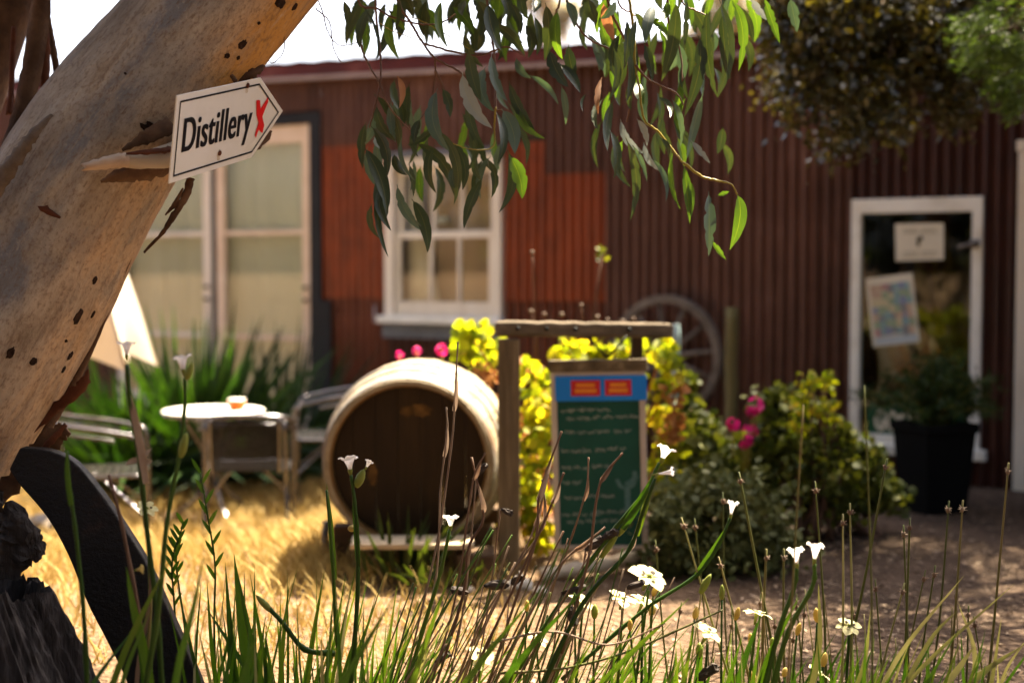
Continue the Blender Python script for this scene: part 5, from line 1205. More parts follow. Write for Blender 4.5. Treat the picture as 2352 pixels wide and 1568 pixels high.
# black pot with feathery plant
py = 7.75; pc_ = gp(2150, py); PO = empty('plant_pot', pc_, 0, 'tall black square plant pot below the glazed panel', 'pot')
hp = P(2150, 968, py).z - pc_.z; b = MB()
def ringsq(w, z): return [(-w,-w,z),(w,-w,z),(w,w,z),(-w,w,z)]
wt_, wb_ = px(90,py)*.74, px(74,py)*.72
b.add(ringsq(wb_,0)+ringsq(wt_,hp-.05)+ringsq(wt_+.012,hp-.05)+ringsq(wt_+.012,hp)+ringsq(wt_-.012,hp)+ringsq(wt_-.02,hp-.08), [(3,2,1,0)]+[(r*4+k, r*4+(k+1)%4, r*4+4+(k+1)%4, r*4+4+k) for r in range(5) for k in range(4)]+[(20,21,22,23)])
bevel(b.build('pot_body', M['pot'], PO, smooth=False, xf=Matrix.Translation(pc_) @ Matrix.Rotation(.35,4,'Z')), .006)
b = MB(); b.add([tuple(Vector(pc_)+Matrix.Rotation(.35,3,'Z') @ Vector(v)) for v in ringsq(wt_-.021,hp-.06)], [(0,1,2,3)]); b.build('potting_soil', M['soil'], PO, smooth=False)
pt = pc_+Vector((0,0,hp-.06)); e = empty('potted_fern', pt, 0, 'feathery dark green plant growing in the black pot', 'plant'); rr = random.Random(2); np.random.seed(3)
allp = []
for k in range(46):
    a = rr.uniform(0,6.283); el = rr.uniform(.1,1.05); l = rr.uniform(.28,.46); d = Vector((math.cos(a)*math.sin(el), math.sin(a)*math.sin(el), math.cos(el)))
    s = smooth_path([pt, pt+d*l*.6+Vector((0,0,.03)), pt+d*l+Vector((d.x,d.y,0))*.06-Vector((0,0,.04*el))], 9); b = MB(); b.tube(s, list(np.linspace(.004,.0012,10)), 5); b.build('stalk', M['twig_green'], e)
    for q in s[2:]: allp += [tuple(q+Vector((rr.gauss(0,.02),rr.gauss(0,.02),rr.gauss(0,.02)))) for _ in range(12)]
cloud('fronds', M['fern'], np.array(allp), .05, .006, e)

# ------------------------------------------------------------------ trees
def tree_overhang():
    base = Vector((4.6, 8.2, 0)); e = empty('overhanging_tree', base, 0, 'dark small leaved tree hanging over the right end of the shed roof', 'tree')
    b = MB(); b.tube(smooth_path([base, base+Vector((-.1,-.1,1.4)), base+Vector((-.4,-.3,2.8)), base+Vector((-.8,-.6,4.2)), base+Vector((-1.0,-.8,5.2))], 20), list(np.linspace(.17,.06,21)), 14); b.build('trunk', M['bark'], e)
    b = MB()
    for q in [(3.2,7.2,2.9),(2.2,7.0,3.1),(1.6,7.2,2.9),(3.6,6.6,3.8),(2.6,7.4,4.2),(4.6,7.2,3.4)]:
        a = base+Vector((-.5,-.35,3.0)); c = Vector(q); b.tube(smooth_path([a, (a+c)/2+Vector((0,0,.25)), c], 8), list(np.linspace(.06,.012,9)), 8)
    b.build('limbs', M['bark'], e)
    np.random.seed(12); P_ = []; bt = MB()
    rr = random.Random(61)
    for k in range(230):                                         # loose hanging sprays, thinning out downwards
        u = rr.uniform(1775, 2420); v = rr.uniform(-120, 330)*(1 if rr.random() < .7 else .6)
        lim = 330-.25*abs(u-1960)+60*mnoise.noise(Vector((u*.012, 3, 0)))
        if v > lim or (u < 1830 and v > 240) or rr.random() < max(0, v-120)/330: continue
        y = rr.uniform(7.0, 7.8); r = rr.uniform(22, 50); n = int(r*rr.uniform(2.2, 4.0)); q = P(u, v, y)
        P_.append(np.asarray(q) + np.random.normal(size=(n,3))*np.array([px(r,y)*.6, px(r,y)*.8, px(r,y)*.75]))
        bt.tube(smooth_path([q+Vector((rr.uniform(.0,.25), .1, rr.uniform(.12,.4))), q+Vector((.02,0,.05)), q+Vector((-.03,0,-px(r,y)*.6))], 5), [.006,.005,.004,.003,.002,.001], 5)
    bt.build('twigs', M['bark'], e)
    for k in range(170):                                         # the crown goes on above and beyond the frame
        c = (R(2.35,5.4), R(6.4,10.2), R(3.5,5.8))
        if (c[2]-.5-EYE)/c[1] < .205: continue
        P_.append(ellipsoid_pts(250, c, (.45,.45,.35), .1))
    cloud('crown', M['dark_leaf'], np.concatenate(P_), .05, .016, e, droop=.6)
tree_overhang()
def feathery():
    base = Vector((3.5, 6.4, 0)); e = empty('feathery_tree', base, 0, 'bright green fine leaved branch tips at the top right edge', 'tree'); np.random.seed(14)
    b = MB(); top = P(2480,80,6.4); b.tube(smooth_path([base, base+Vector((.05,0,1.4)), top], 12), list(np.linspace(.06,.02,13)), 10); b.build('trunk', M['bark'], e)
    b = MB(); pp = []
    for k in range(34):
        u, v = R(2200,2480), R(-60,190); q = P(u, v, R(6.2,6.6)); b.tube(smooth_path([top, (top+q)/2+Vector((0,0,.06)), q], 6), .004, 5)
        pp.append(ellipsoid_pts(70, q, (.09,.09,.07), .1))
    for (u, v, r) in [(2310,200,40),(2330,240,40),(2300,100,50),(2260,60,50),(2345,130,50)]: pp.append(ellipsoid_pts(260, P(u,v,6.3), (px(r,6.3),)*3, .1))
    b.build('limbs', M['bark'], e); cloud('crown', M['feather'], np.concatenate(pp), .06, .0035, e, up=(-.9,-.2,-.5))
feathery()
def far_tree(name, label, U, y, lst, n, leaf, seed, H):
    np.random.seed(seed); random.seed(seed); c = gp(U, y); e = empty(name, c, 0, label, 'tree', 'pale trees beyond the shed roof')
    b = MB(); b.tube(smooth_path([c, c+Vector((.2,0,H*.4)), c+Vector((-.1,0,H*.8)), c+Vector((.2,0,H))], 12), list(np.linspace(.22,.06,13)), 10)
    pp = []
    for (u, v, r) in lst:
        q = P(u, v, y); pp.append(ellipsoid_pts(n, q, (px(r,y),px(r,y),px(r,y)*.8), .2)); s = c+Vector((0,0,H*.55)); b.tube(smooth_path([s, (s+q)/2, q], 6), list(np.linspace(.09,.02,7)), 7)
    b.build('trunk', M['far_trunk'], e); cloud('crown', M['far_tree'], np.concatenate(pp), leaf, leaf*.25, e)
far_tree('far_tree', 'pale blurred tree above the middle of the shed roof', 1700, 20, [(1690,60,50),(1740,30,60),(1660,10,50),(1760,80,40),(1620,60,36),(1800,20,60)], 130, .22, 31, 6.5)
far_tree('far_tree', 'faint pale tree behind the hanging gum leaves', 1270, 26, [(1260,20,50),(1220,0,40),(1310,30,40),(1280,70,30),(1250,-60,60)], 80, .24, 32, 7.5)

# ------------------------------------------------------------------ ground cover
def dry_grass():
    np.random.seed(41); rr = random.Random(41); b = MB(); N = 0
    def dens(x, y):
        U = CX+F*x/y
        if y > 10.6: return 0
        k = (.30+.70*sstep((y-5.5)/.9))*sstep((1280-U)/300) if y > 4.6 else 0
        k *= .35+.9*max(0, mnoise.noise(Vector((x*1.7, y*1.7, 9)))+.35)
        return min(1,k)
    while N < 46000:
        y = 4.6+6.0*rr.random()**.9; x = rr.uniform(-.40*y, .02*y)
        if rr.random() > dens(x, y): N += 1; continue
        N += 1; z = gz(x, y); h = rr.uniform(.04,.13)*(.7+.6*rr.random()); a = rr.uniform(0,6.283); l = rr.uniform(.2,1.1)*h
        p = Vector((x,y,z-.005)); t = p+Vector((math.cos(a)*l, math.sin(a)*l, h)); m = (p+t)/2+Vector((0,0,h*.18))
        s = Vector((math.sin(a+1.2), math.cos(a), 0))*rr.uniform(.0022,.0042)
        b.add([p-s,p+s,m+s*.8,m-s*.8,t], [(0,1,2,3),(3,2,4)], rnd=rr.random())
    o = b.build('dry_grass', M['straw'], None, smooth=False, kind='stuff'); tag(o, 'sparse dry straw grass between the tables and the path', 'grass')
dry_grass()
def litter():
    rr = random.Random(43); pts = []
    for k in range(8000):
        y = 4.4+4.0*rr.random(); U = rr.uniform(500, 2500); x = (U-CX)*y/F
        w = .35+.65*sstep((U-1400)/500)
        if rr.random() < w+.05: pts.append((x, y, gz(x,y)+.006))
    o = cloud('leaf_litter', M['litter'], np.array(pts), .05, .007, None, up=(0,0,0)); tag(o, 'fallen dry leaves scattered over the shaded ground', 'leaf litter')
    me = o.data; co = np.zeros(len(me.vertices)*3); me.vertices.foreach_get('co', co); co = co.reshape(-1,4,3); zc = co[:,0:1,2].copy(); co[:,:,2] = zc + np.clip((co[:,:,2]-zc)*.25, -.004, .02); me.vertices.foreach_set('co', co.reshape(-1)); me.update()
litter()

# ------------------------------------------------------------------ woodland behind the photographer (unseen; added for reflections and to cut sky light)
def woodland():
    np.random.seed(51); random.seed(51); pp = []
    for k in range(90):
        a = R(-2.5,2.2); d = R(8.5,13); c = (math.sin(a)*d, -math.cos(a)*d*.8-1.0, R(.8,6.5)); r = R(1.0,1.8); pp.append(ellipsoid_pts(190, c, (r,r,r*.8), .4))
    for k in range(150):                                         # added canopy over the photographer, unseen, blocks the high sky
        c = (R(-7,7), R(-7,2.6), R(4.2,7)); r = R(.7,1.3); pp.append(ellipsoid_pts(130, c, (r,r,r*.7), .3))
    o = cloud('woodland', M['wood_leaf'], np.concatenate(pp), .45, .14, None); tag(o, 'unseen dense green woodland behind the photographer, added to cut sky light', 'woodland')
M['wood_leaf'] = mat('woodland_leaf', [(.012,.02,.007),(.03,.04,.013),(.06,.07,.025)], 2, .6, attr='rnd', transl=.15)
woodland()
# ------------------------------------------------------------------ foreground: irises, rushes, flowers
random.seed(77); np.random.seed(77)
def blade(e, pts, w, mk='blade', face=None, n=10, name='leaf', prof=None):
    pts = smooth_path(pts, n); prof = prof or [.75,.9,1,1,1,.95,.85,.7,.5,.28,.03]
    wd = [w*float(np.interp(i/n, np.linspace(0,1,len(prof)), prof)) for i in range(n+1)]
    b = MB(); b.ribbon(pts, wd, face or Vector((R(-.8,.8), -1, R(-.2,.5))), .3); return b.build(name, M[mk], e)
def stem(e, pts, r, mk='blade', name='stem', n=16, taper=.6, joints=True):
    pts = smooth_path(pts, n); b = MB(); rad = []
    for i in range(n+1):
        k = r*(1-(1-taper)*i/n)
        if joints: k *= 1+.35*max(0, math.sin(i*1.9))**3
        rad.append(k)
    b.tube(pts, rad, 7); return b.build(name, M[mk], e)
def cup_flower(e, p, r, h, d=Vector((0,0,1)), mk='petal_w'):
    """a half closed, crumpled iris flower"""
    b = MB(); d = d.normalized(); u = d.cross(Vector((.2,1,.1))).normalized(); w_ = d.cross(u); n, m = 24, 7; vs = []
    RP = [.24,.30,.40,.52,.64,.80,1.0,1.12]; HP = [0,.2,.4,.58,.74,.88,.95,.84]
    for i in range(m+1):
        q = i/m; rr = r*RP[i]
        for k in range(n):
            a = 2*math.pi*k/n; lob = abs(math.sin(a*1.5+p.x*60)); ruf = 1+(.35*lob-.2)*q*q + .10*math.sin(a*9+3)*q*q
            vs.append(p + d*h*(HP[i]+.20*q*q*(lob-.5)+.06*q*math.sin(a*7+p.x*90)) + (u*math.cos(a)+w_*math.sin(a))*rr*ruf)
    b.add(vs, [(i*n+k, i*n+(k+1)%n, (i+1)*n+(k+1)%n, (i+1)*n+k) for i in range(m) for k in range(n)]); fl = b.build('flower', M[mk], e)
    c = MB(); c.tube([p-d*h*.45, p-d*h*.1, p+d*h*.12], [r*.16,r*.30,r*.24], 8); link('calyx', c.mesh('calyx', M['budg']), fl)
    return fl
def petal_mesh(L, W, mk):
    b = MB(); pts = [Vector((t*L, 0, .35*L*t-.42*L*t*t)) for t in np.linspace(0,1,9)]
    prof = [.16,.28,.5,.75,.95,1,.92,.68,.12]; vs = []
    for i, p in enumerate(pts):
        for k in range(5):
            e = (k/4-.5)*2; vs.append(p+Vector((0, e*W*prof[i], .10*W*e*e*(1+math.sin(i*1.2)))))
    b.add(vs, [(i*5+k, i*5+k+1, i*5+6+k, i*5+5+k) for i in range(8) for k in range(4)]); return b.mesh('petal', M[mk])
PB, PS = petal_mesh(.042, .016, 'petal'), petal_mesh(.036, .011, 'petal')
bsp = MB(); bsp.add([(.010,-.004,.0035),(.013,-.006,.0050),(.017,-.004,.0062),(.018,.0,.0068),(.017,.004,.0062),(.013,.006,.0050),(.010,.004,.0035)], [(0,1,2,3,4,5,6)]); SPOT = bsp.mesh('spot', M['spot'], False)
def open_flower(e, p, s=1.0, tilt=(0,0), rz=0):
    b = MB(); b.blob((0,0,0), .006*s, .006*s, .008*s, 8, 6); b.tube([(0,0,-.03*s),(0,0,-.012*s),(0,0,0)], [.003*s,.0045*s,.006*s], 7)
    fl = link('flower', b.mesh('flower', M['budg']), e); m = WM[e].inverted() @ Matrix.Translation(p) @ Euler((tilt[0],tilt[1],rz)).to_matrix().to_4x4(); fl.matrix_parent_inverse = Matrix.Identity(4); fl.matrix_basis = m
    for k in range(6):
        o = link('petal', PB if k % 2 == 0 else PS, fl); o.matrix_basis = Matrix.Rotation(k*math.pi/3+R(-.1,.1), 4, 'Z') @ Matrix.Rotation(R(-.25,.12), 4, 'Y') @ Matrix.Scale(s*R(.92,1.08), 4)
        if k % 2 == 0: q = link('petal_spot', SPOT, fl); q.matrix_basis = o.matrix_basis @ Matrix.Translation((0,0,.0015))
def bud(e, p, d, L, r, mk='budg'):
    d = Vector(d).normalized(); b = MB(); b.tube([p+d*L*t for t in (0,.15,.35,.6,.85,1)], [r*k for k in (.45,.8,1,.95,.6,.1)], 9); b.build('bud', M[mk], e)
def pod(e, p, d, L, r):
    d = Vector(d).normalized(); b = MB(); n = 9; pts = [p+d*L*t for t in (0,.2,.45,.7,.9,1)]; b.tube(pts, [r*k for k in (.3,.8,1.1,.9,1.15,.5)], n)
    b.v = [tuple(Vector(v)+Vector((R(-1,1),R(-1,1),R(-1,1)))*r*.28) for v in b.v]; b.build('seed_pod', M['pod'], e, smooth=False)
def rush(e, U0, V0, U1, y, w=3.0, mk='rush', tuft=True, bendy=0):
    t = P(U0, V0, y); g = P(U1, 1760, y); pts = [g, (g+t)/2+Vector((px(bendy,y),0,0)), t]
    stem(e, pts, px(w,y), mk, n=14, taper=.55, joints=False)
    if tuft:
        q = t+(g-t).normalized()*px(22,y); b = MB(); rr = random.Random(int(U0*7+V0))
        for k in range(14):
            d = Vector((rr.gauss(.4,1), rr.gauss(0,1), rr.gauss(.3,.8))).normalized(); b.tube([q, q+d*px(rr.uniform(6,13),y)], [.0016,.0007], 4)
        b.blob(q, px(5,y), px(5,y), px(7,y), 7, 5, .3); b.build('seed_tuft', M['stem_brown'], e)
def S2(*a): return [P(u, v, y) for u, v, y in a]

# --- tall stems at the left in front of the iron bar
yb = 3.55; L1 = empty('iris_plant', gp(300, yb), 0, 'tall thin iris stems with withered white flowers before the iron bar', 'iris', 'wild irises in the foreground')
stem(L1, S2((385,1760,3.5),(362,1430,3.5),(338,1220,3.5),(318,1040,3.48),(298,930,3.46),(292,838,3.45)), px(7,3.5), n=22)
cup_flower(L1, P(291,815,3.45), px(17,3.45), px(30,3.45))
blade(L1, S2((335,1110,3.48),(318,1000,3.47),(305,940,3.46),(295,890,3.46)), px(9,3.5), 'stem_brown', n=10)
stem(L1, S2((300,1760,3.42),(360,1420,3.42),(383,1200,3.42),(412,1040,3.42),(424,930,3.42),(424,868,3.42)), px(7,3.4), n=22)
cup_flower(L1, P(421,848,3.42), px(18,3.4), px(32,3.4), Vector((-.15,0,1)))
bud(L1, P(428,872,3.40), (.35,0,1), px(44,3.4), px(9,3.4)); bud(L1, P(415,1050,3.38), (.25,0,1), px(60,3.4), px(10,3.4))
stem(L1, S2((205,1760,3.5),(195,1450,3.5),(176,1240,3.5),(160,1120,3.5),(154,1035,3.5)), px(6,3.5), n=20)
blade(L1, S2((164,1160,3.49),(156,1090,3.49),(153,1030,3.49)), px(8,3.5))
stem(L1, S2((322,1760,3.6),(330,1500,3.6),(285,1230,3.6),(250,1090,3.6)), px(6,3.6), 'stem_brown', n=20)
blade(L1, S2((345,1700,3.55),(325,1500,3.55),(290,1330,3.55)), px(9,3.5)); blade(L1, S2((350,1700,3.5),(340,1540,3.5),(308,1400,3.5),(290,1300,3.5)), px(11,3.5))
cup_flower(L1, P(314,1308,3.5), px(10,3.5), px(14,3.5), Vector((1,0,.2)), 'budy')
stem(L1, S2((310,1760,3.65),(345,1400,3.65),(335,1180,3.65),(318,1050,3.65)), px(5,3.6), 'rush', n=18)
blade(L1, S2((300,1760,3.6),(320,1520,3.6),(342,1400,3.6),(345,1300,3.6)), px(7,3.6), 'stem_brown')
for (u,v,du,dv) in [(318,1055,-30,14),(322,1050,26,-22),(330,1062,20,-4)]:
    blade(L1, S2((u,v,3.5),(u+du*.6,v+dv*.4,3.5),(u+du,v+dv,3.49)), px(7,3.5), 'stem_brown', n=6, name='bract')
open_flower(L1, P(337,1168,3.75), .8, (.5,.1), .4)
stem(L1, S2((350,1700,3.8),(345,1400,3.78),(337,1180,3.75)), px(4,3.7), n=12)
for (u0,v0,u1,v1) in [(215,1700,395,1275),(260,1700,345,1400),(150,1700,310,1440)]:
    blade(L1, S2((u0,v0,3.4),((u0+u1)/2-15,(v0+v1)/2,3.4),(u1,v1,3.4)), px(8,3.4))
# seed stems with narrow leaflets
L2 = empty('seed_grass', gp(450, 4.25), 0, 'thin branching stems with small dark seed leaflets beside the iron bar', 'wild grass')
def leafy(e, pts, y, k0, ln, mk='blade'):
    pp = [P(u,v,y) for u,v in pts]; stem(e, pp, px(2.8,y), mk, n=18); sp = smooth_path(pp, 18)
    for i in range(k0, 19):
        s = 1 if i % 2 else -1; p = sp[i]; blade(e, [p, p+Vector((s*px(ln*.35,y),0,px(ln*.6,y))), p+Vector((s*px(ln*.6,y),0,px(ln,y)))], px(4.5,y), mk, n=6)
leafy(L2, [(500,1760),(492,1450),(494,1300),(478,1190),(460,1085)], 4.2, 8, 34)
leafy(L2, [(410,1700),(402,1420),(395,1300),(408,1240)], 4.25, 6, 30); leafy(L2, [(470,1700),(445,1500),(380,1400),(360,1480)][::-1][:0] or [(440,1700),(425,1450),(405,1290),(420,1200)], 4.3, 10, 26)
# --- dense dark green clump left of centre
C1 = empty('iris_clump', gp(640, 4.1), 0, 'dense dark green clump of upright iris leaves left of centre', 'iris clump', 'wild irises in the foreground')
for k in range(120):
    y = R(3.75,4.5); U0 = R(440,900); g = P(U0, 1760, y); ln = R(-.22,.30)+.10*(U0-600)/300; V1 = R(1290,1520) if U0 < 760 else R(1330,1520); U1 = U0+(1760-V1)*ln
    blade(C1, [g, P((U0+U1)/2-R(-8,12), (1760+V1)/2, y), P(U1, V1, y+R(-.1,.1))], px(R(2.6,6),y), random.choice(['blade']*7+['blade_lit']))
for (u0,v0,u1,v1,w) in [(520,1700,475,1330,9),(560,1700,517,1290,8),(600,1700,537,1270,14),(640,1720,545,1310,8),(700,1720,470,1390,8),(560,1760,530,1390,8),(640,1700,665,1330,6),(690,1720,745,1310,7),(600,1700,585,1300,6)]:
    blade(C1, S2((u0,v0,4.1),((u0+u1)/2-6,(v0+v1)/2,4.1),(u1,v1,4.1)), px(w,4.1))
blade(C1, S2((385,1720,3.2),(410,1540,3.2),(440,1420,3.2),(470,1270,3.2)), px(11,3.2)); blade(C1, S2((520,1720,3.2),(560,1560,3.2),(590,1450,3.2)), px(10,3.2)); blade(C1, S2((700,1720,3.3),(790,1560,3.3),(905,1370,3.3)), px(10,3.3))
stem(C1, S2((770,1500,3.9),(700,1490,3.9),(650,1430,3.9),(612,1390,3.9),(592,1370,3.9)), px(7,3.9), n=16); bud(C1, P(625,1405,3.9), (-.7,0,.75), px(55,3.9), px(8,3.9))
# stems with flowers rising out of that clump
stem(C1, S2((790,1760,4.0),(818,1420,4.0),(822,1270,4.0),(815,1160,4.0),(806,1090,4.0)), px(6,4.0), n=22); cup_flower(C1, P(804,1078,4.0), px(19,4.0), px(30,4.0), Vector((-.1,0,1)))
bud(C1, P(818,1118,4.0), (.45,0,1), px(46,4.0), px(11,4.0)); cup_flower(C1, P(842,1072,4.0), px(9,4.0), px(16,4.0), Vector((.5,0,1)))
blade(C1, S2((824,1300,4.0),(818,1200,4.0),(810,1130,4.0)), px(8,4)); bud(C1, P(806,1220,4.02), (.2,0,1), px(16,4), px(9,4), 'budy')
stem(C1, S2((800,1760,4.1),(772,1450,4.1),(765,1300,4.1),(750,1125,4.1)), px(5,4.1), n=20); blade(C1, S2((768,1330,4.1),(760,1220,4.1),(750,1110,4.1)), px(7,4.1))
stem(C1, S2((900,1700,4.05),(970,1450,4.05),(1010,1320,4.05),(1033,1215,4.05)), px(6,4.0), n=20); cup_flower(C1, P(1035,1208,4.05), px(16,4.0), px(24,4.0))
# --- middle clump leaning right, brown stems and pods
C2_ = empty('iris_clump', gp(1150, 4.1), 0, 'tangled clump of leaning brown and green iris stems in the middle', 'iris clump', 'wild irises in the foreground')
for k in range(70):
    y = R(3.7,4.5); U0 = R(820,1500); V1 = R(1390,1550); ln = R(.15,.75); U1 = U0+(1760-V1)*ln
    blade(C2_, [P(U0,1760,y), P((U0+U1)/2-R(5,25), (1760+V1)/2-R(0,14), y), P(U1, V1, y)], px(R(2.2,5),y), random.choice(['blade']*4+['blade_lit']))
for k in range(52):
    y = R(3.7,4.4); U0 = R(760,1330); V1 = R(1210,1480); ln = R(.25,.62); U1 = U0+(1760-V1)*ln
    stem(C2_, [P(U0,1760,y), P((U0+U1)/2-R(-10,16), (1760+V1)/2, y), P(U1, V1, y)], px(R(1.6,3.2),y), random.choice(['stem_brown','rush','blade','blade']), n=14)
for (u0,u1,v1,w,y) in [(1030,1368,1322,10,3.7),(1240,1582,1374,9,3.8),(1100,1240,1380,8,3.8),(900,1040,1300,8,3.7),(960,1235,1360,10,3.6)]:
    blade(C2_, [P(u0,1760,y), P(u0+(u1-u0)*.42,1760+(v1-1760)*.5,y), P(u1,v1,y)], px(w*.9,y))
for pts, r in [([(905,1700),(950,1480),(1005,1240),(1038,1010),(1045,900),(1052,785)],4),([(900,1700),(985,1400),(1005,1290),(1012,1120),(1027,1000),(1025,935)],4),([(960,1700),(1060,1380),(1075,1260),(1108,1200),(1105,1150),(1083,1050)],5),([(950,1700),(1040,1400),(1075,1180),(1090,1090),(1115,1040)],4),
               ([(1080,1700),(1170,1420),(1230,1240),(1240,1130),(1290,990)],5),([(1150,1700),(1240,1420),(1300,1270),(1345,1130),(1352,1050)],4),([(1290,1500),(1350,1290),(1368,1160),(1385,1095),(1430,1040)],5),([(1000,1700),(1095,1450),(1180,1310),(1250,1200),(1245,1100)],4),([(1020,1700),(1110,1440),(1220,1230),(1260,1080)],4),([(1060,1600),(1180,1350),(1262,1170),(1295,1085)],5),([(1120,1600),(1270,1320),(1390,1210)],5),([(1240,1600),(1370,1350),(1440,1270),(1470,1190)],5)]:
    y = R(3.85,4.2); pp = [P(u,v,y) for u,v in pts]; stem(C2_, pp, px(r*.72,y), 'stem_brown', n=24)
    sp = smooth_path(pp, 24)
    blade(C2_, [sp[17], (sp[17]+sp[20])/2+Vector((.004,-.004,0)), sp[22]], px(r*1.35,y), 'stem_brown', n=8)
for (u,v,dx,dz,l,r) in [(1380,1240,.8,.5,46,13),(1345,1262,.9,.6,50,12),(1110,1345,.9,.1,60,13),(1075,1360,-.9,.2,40,11),(1310,1390,.2,-1,50,12),(1175,1340,.7,.6,36,12),(1290,1362,1,.3,60,10),(1440,1350,.9,.35,44,9),(1095,1090,.5,.6,34,9),(1150,1170,.8,-.3,30,9),(1600,1560,.8,.6,60,14),(1000,1520,.8,.5,40,10)]:
    pod(C2_, P(u,v,3.95), (dx,R(-.2,.2),dz), px(l,3.95), px(r*.8,3.95)); stem(C2_, [P(u-R(90,190),1760,3.95), P(u-R(30,60),(v+1760)/2,3.95), P(u,v,3.95)], px(2.6,3.95), 'stem_brown', n=14)
# flower stems leaning right
stem(C2_, S2((1080,1720,3.95),(1250,1440,3.95),(1400,1230,3.95),(1480,1130,3.95),(1515,1062,3.95)), px(6,3.95), n=26); cup_flower(C2_, P(1522,1052,3.95), px(20,3.95), px(28,3.95), Vector((.35,0,1)))
blade(C2_, S2((1430,1215,3.94),(1470,1150,3.94),(1505,1085,3.94)), px(9,3.95)); bud(C2_, P(1380,1280,3.95), (.62,0,.9), px(75,3.95), px(8,3.95))
stem(C2_, S2((1180,1720,3.9),(1330,1400,3.9),(1440,1270,3.9),(1478,1170,3.9),(1505,1098,3.9)), px(6,3.9), n=26); cup_flower(C2_, P(1512,1088,3.9), px(9,3.9), px(36,3.9), Vector((1,0,.15)))
blade(C2_, S2((1462,1230,3.9),(1482,1160,3.9),(1503,1105,3.9)), px(8,3.9))
stem(C2_, S2((1290,1560,4.0),(1480,1400,4.0),(1600,1320,4.0),(1655,1240,4.0),(1677,1190,4.0)), px(5,4.0), n=24); cup_flower(C2_, P(1679,1182,4.0), px(12,4.0), px(32,4.0), Vector((.15,0,1)))
blade(C2_, S2((1600,1320,4.0),(1645,1255,4.0),(1672,1205,4.0)), px(8,4.0)); bud(C2_, P(1608,1362,4.0), (.55,0,1), px(52,4.0), px(9,4.0))
bud(C2_, P(1420,1230,3.95), (.6,0,.85), px(60,3.95), px(7,3.95))
# dry pale twigs lying across
stem(C2_, S2((1150,1545,3.9),(1290,1535,3.9),(1430,1500,3.9),(1560,1445,3.9),(1660,1400,3.9)), px(3.5,3.9), 'rush', n=20); stem(C2_, S2((1130,1475,3.8),(1270,1450,3.8),(1400,1480,3.8),(1530,1430,3.8)), px(3,3.8), 'stem_brown', n=20)
# --- yellow flowered plants to the right
C3_ = empty('yellow_iris_plant', gp(1500, 4.05), 0, 'iris plant with open pale yellow flowers and buds right of centre', 'iris', 'wild irises in the foreground')
def fl_stem(e, u, v, y, s=1.0, tilt=(.2,0), u0=None):
    p = P(u, v, y); u0 = u0 if u0 is not None else u+R(-40,20); g = P(u0, 1760, y)
    stem(e, [g, (g+p)/2+Vector((R(-.01,.01),0,0)), p-Vector((0,0,.028*s))], px(4.5,y), 'blade', n=14); open_flower(e, p, s*1.15, (tilt[0]+.15,tilt[1]), R(0,2))
fl_stem(C3_, 1490, 1326, 4.0, 1.3, (.35,-.2), 1430)
for (u,v,y,s,t) in [(1338,1382,4.25,.95,(.4,.2)),(1430,1376,4.15,.95,(.15,.1)),(1476,1382,4.1,.95,(.2,-.1)),(1103,1510,3.95,.95,(.5,.1)),(1232,1468,4.4,.9,(.3,.2))]: fl_stem(C3_, u, v, y, s, t)
C4_ = empty('yellow_iris_plant', gp(1780, 4.05), 0, 'iris plant with flat open yellow flowers at the right', 'iris', 'wild irises in the foreground')
for (u,v,y,s,t) in [(1738,1408,4.0,.95,(.1,.1)),(1625,1454,3.95,1.05,(.35,-.1)),(1950,1438,4.1,.9,(.25,.1)),(1880,1545,3.95,.8,(.5,.1))]: fl_stem(C4_, u, v, y, s, t)
for (u,v,mk,e) in [(1365,1412,'budg',C3_),(1447,1440,'budy',C3_),(1495,1405,'budy',C3_),(1320,1345,'budg',C3_),(1210,1395,'budy',C3_),(1500,1360,'budy',C3_),(1658,1368,'budg',C4_),(1690,1415,'budy',C4_),(1724,1470,'budy',C4_),(1830,1450,'budy',C4_),(1877,1420,'budy',C4_),(1890,1522,'budy',C4_),(1595,1412,'budy',C4_),(1606,1500,'budg',C4_),(1775,1480,'budg',C4_),(1800,1545,'budy',C4_),(1730,1560,'budy',C4_)]:
    y = R(3.9,4.2); p = P(u,v+8,y); g = P(u+R(-40,30),1760,y); stem(e, [g,(g+p)/2+Vector((R(-.01,.012),0,0)),p], px(3.6,y), n=12); bud(e, p, (R(-.2,.3),0,1), px(R(22,36),y), px(R(6,9),y), mk)
for (u,v,u0,tx) in [(1830,1272,1760,-.1),(1871,1262,1780,.1)]:
    stem(C4_, S2((u0-40,1760,3.8),(u0+20,1480,3.8),(u-6,1350,3.8),(u,v+32,3.8)), px(7,3.8), n=18); cup_flower(C4_, P(u,v+22,3.8), px(17,3.8), px(36,3.8), Vector((tx,0,1)))
blade(C4_, S2((1690,1760,3.8),(1760,1520,3.8),(1835,1370,3.8)), px(11,3.8)); blade(C4_, S2((1680,1760,3.8),(1700,1560,3.8),(1752,1400,3.8)), px(10,3.8))
# leaves of the right hand plants
for k in range(60):
    e, U0 = (C3_, R(1380,1620)) if k % 2 else (C4_, R(1600,2050)); y = R(3.7,4.4); V1 = R(1440,1560); U1 = U0+(1760-V1)*R(-.15,.35)
    blade(e, [P(U0,1760,y), P((U0+U1)/2, (1760+V1)/2, y), P(U1,V1,y)], px(R(4,8),y))
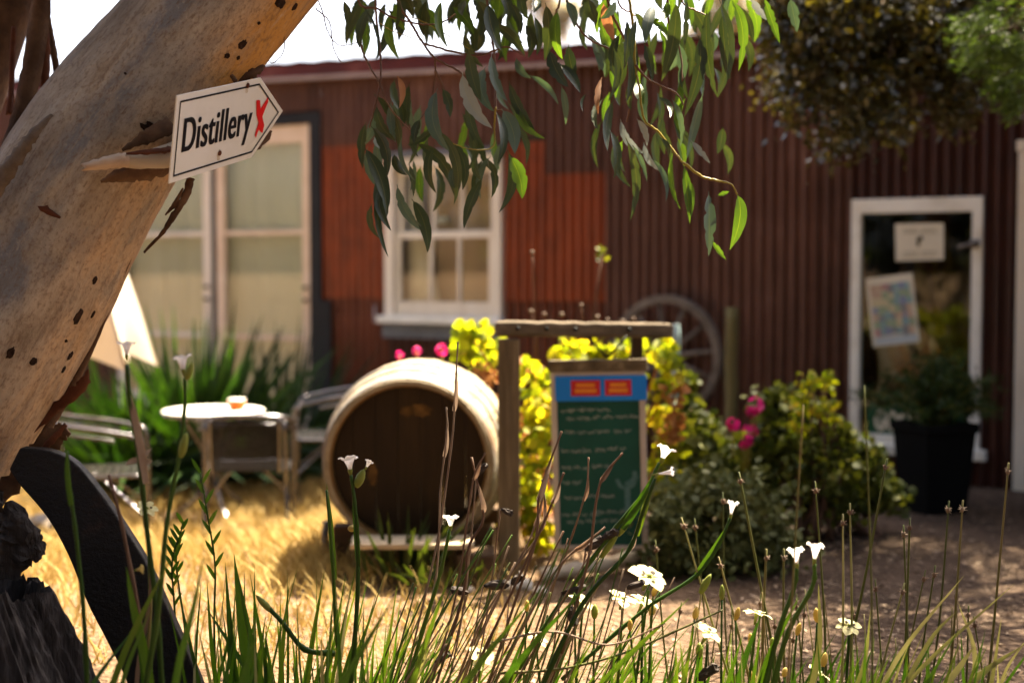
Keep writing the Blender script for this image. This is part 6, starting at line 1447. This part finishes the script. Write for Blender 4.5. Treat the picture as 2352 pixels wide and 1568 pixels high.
# --- rushes at the right and pale grass
RU = empty('rush_clump', gp(1900, 4.3), 0, 'tall thin rushes with small brown seed tufts at the right', 'rush')
for (u,v,u1,y,w,mk) in [(2317,1062,2250,4.15,4,'rush'),(2212,1148,2160,4.3,4,'rush'),(2180,1150,2110,4.5,3.5,'rush'),(2038,1052,1880,4.2,4.5,'rush'),(1952,1155,1944,4.1,4,'blade_lit'),(1936,1180,1926,4.1,4,'blade_lit'),(1565,1188,1740,4.0,3.6,'blade_lit'),(1697,1084,1830,4.3,4.5,'rush'),(1650,1278,1760,4.1,4,'rush'),(1872,1105,1900,4.3,3.5,'rush'),(1845,930,1800,3.5,3.2,'rush'),(1985,885,2005,3.6,3,'rush'),(2090,1190,2070,4.2,4,'rush'),(2075,1205,2090,4.3,3.5,'rush'),(2148,1298,2100,4.15,3.5,'rush'),(2078,1338,1980,4.0,3.5,'blade_lit'),(1660,1130,1690,4.6,3,'rush'),(1595,1190,1640,4.7,3,'rush'),(2225,1390,2200,4.2,3.5,'rush'),(2126,1308,2050,4.2,3,'rush'),(1760,1260,1765,4.4,5,'rush'),(1800,1260,1820,4.4,4,'rush'),(2010,1330,2030,4.2,3,'rush'),(1505,1240,1560,4.4,3,'rush')]:
    rush(RU, u, v, u1, y, w, mk, tuft=v > 1000, bendy=R(-12,12))
for k in range(26):
    u = R(1560,2330); v = R(1330,1480); rush(RU, u, v, u+R(-70,60), R(4.0,4.7), R(2,3), random.choice(['rush','rush','blade_lit']), tuft=random.random() < .5)
PG = empty('pale_grass_clump', gp(2150, 3.9), 0, 'sunlit pale grass blades arching at the lower right corner', 'grass clump')
for (u0,v0,um,vm,u1,v1,w) in [(1960,1720,2060,1510,2215,1320,7),(2010,1700,2130,1480,2200,1400,5),(2100,1720,2240,1560,2352,1480,8),(1960,1720,2120,1530,2330,1340,5),(2220,1720,2270,1600,2300,1420,6),(2060,1700,2180,1560,2240,1480,9),(1900,1720,1980,1540,2000,1400,5),(2200,1720,2240,1520,2200,1380,6),(2280,1720,2300,1560,2370,1450,6),(1830,1700,1880,1500,1880,1340,7)]:
    blade(PG, S2((u0,v0,3.85),(um,vm,3.85),(u1,v1,3.85)), px(w,3.85), 'blade_lit')
for k in range(70):
    y = R(3.7,4.5); U0 = R(1700,2420); V1 = R(1440,1570); U1 = U0+(1760-V1)*R(-.2,.7); blade(PG, [P(U0,1760,y), P((U0+U1)/2-8,(1760+V1)/2,y), P(U1,V1,y)], px(R(3,6),y), random.choice(['blade','blade','blade_lit']))
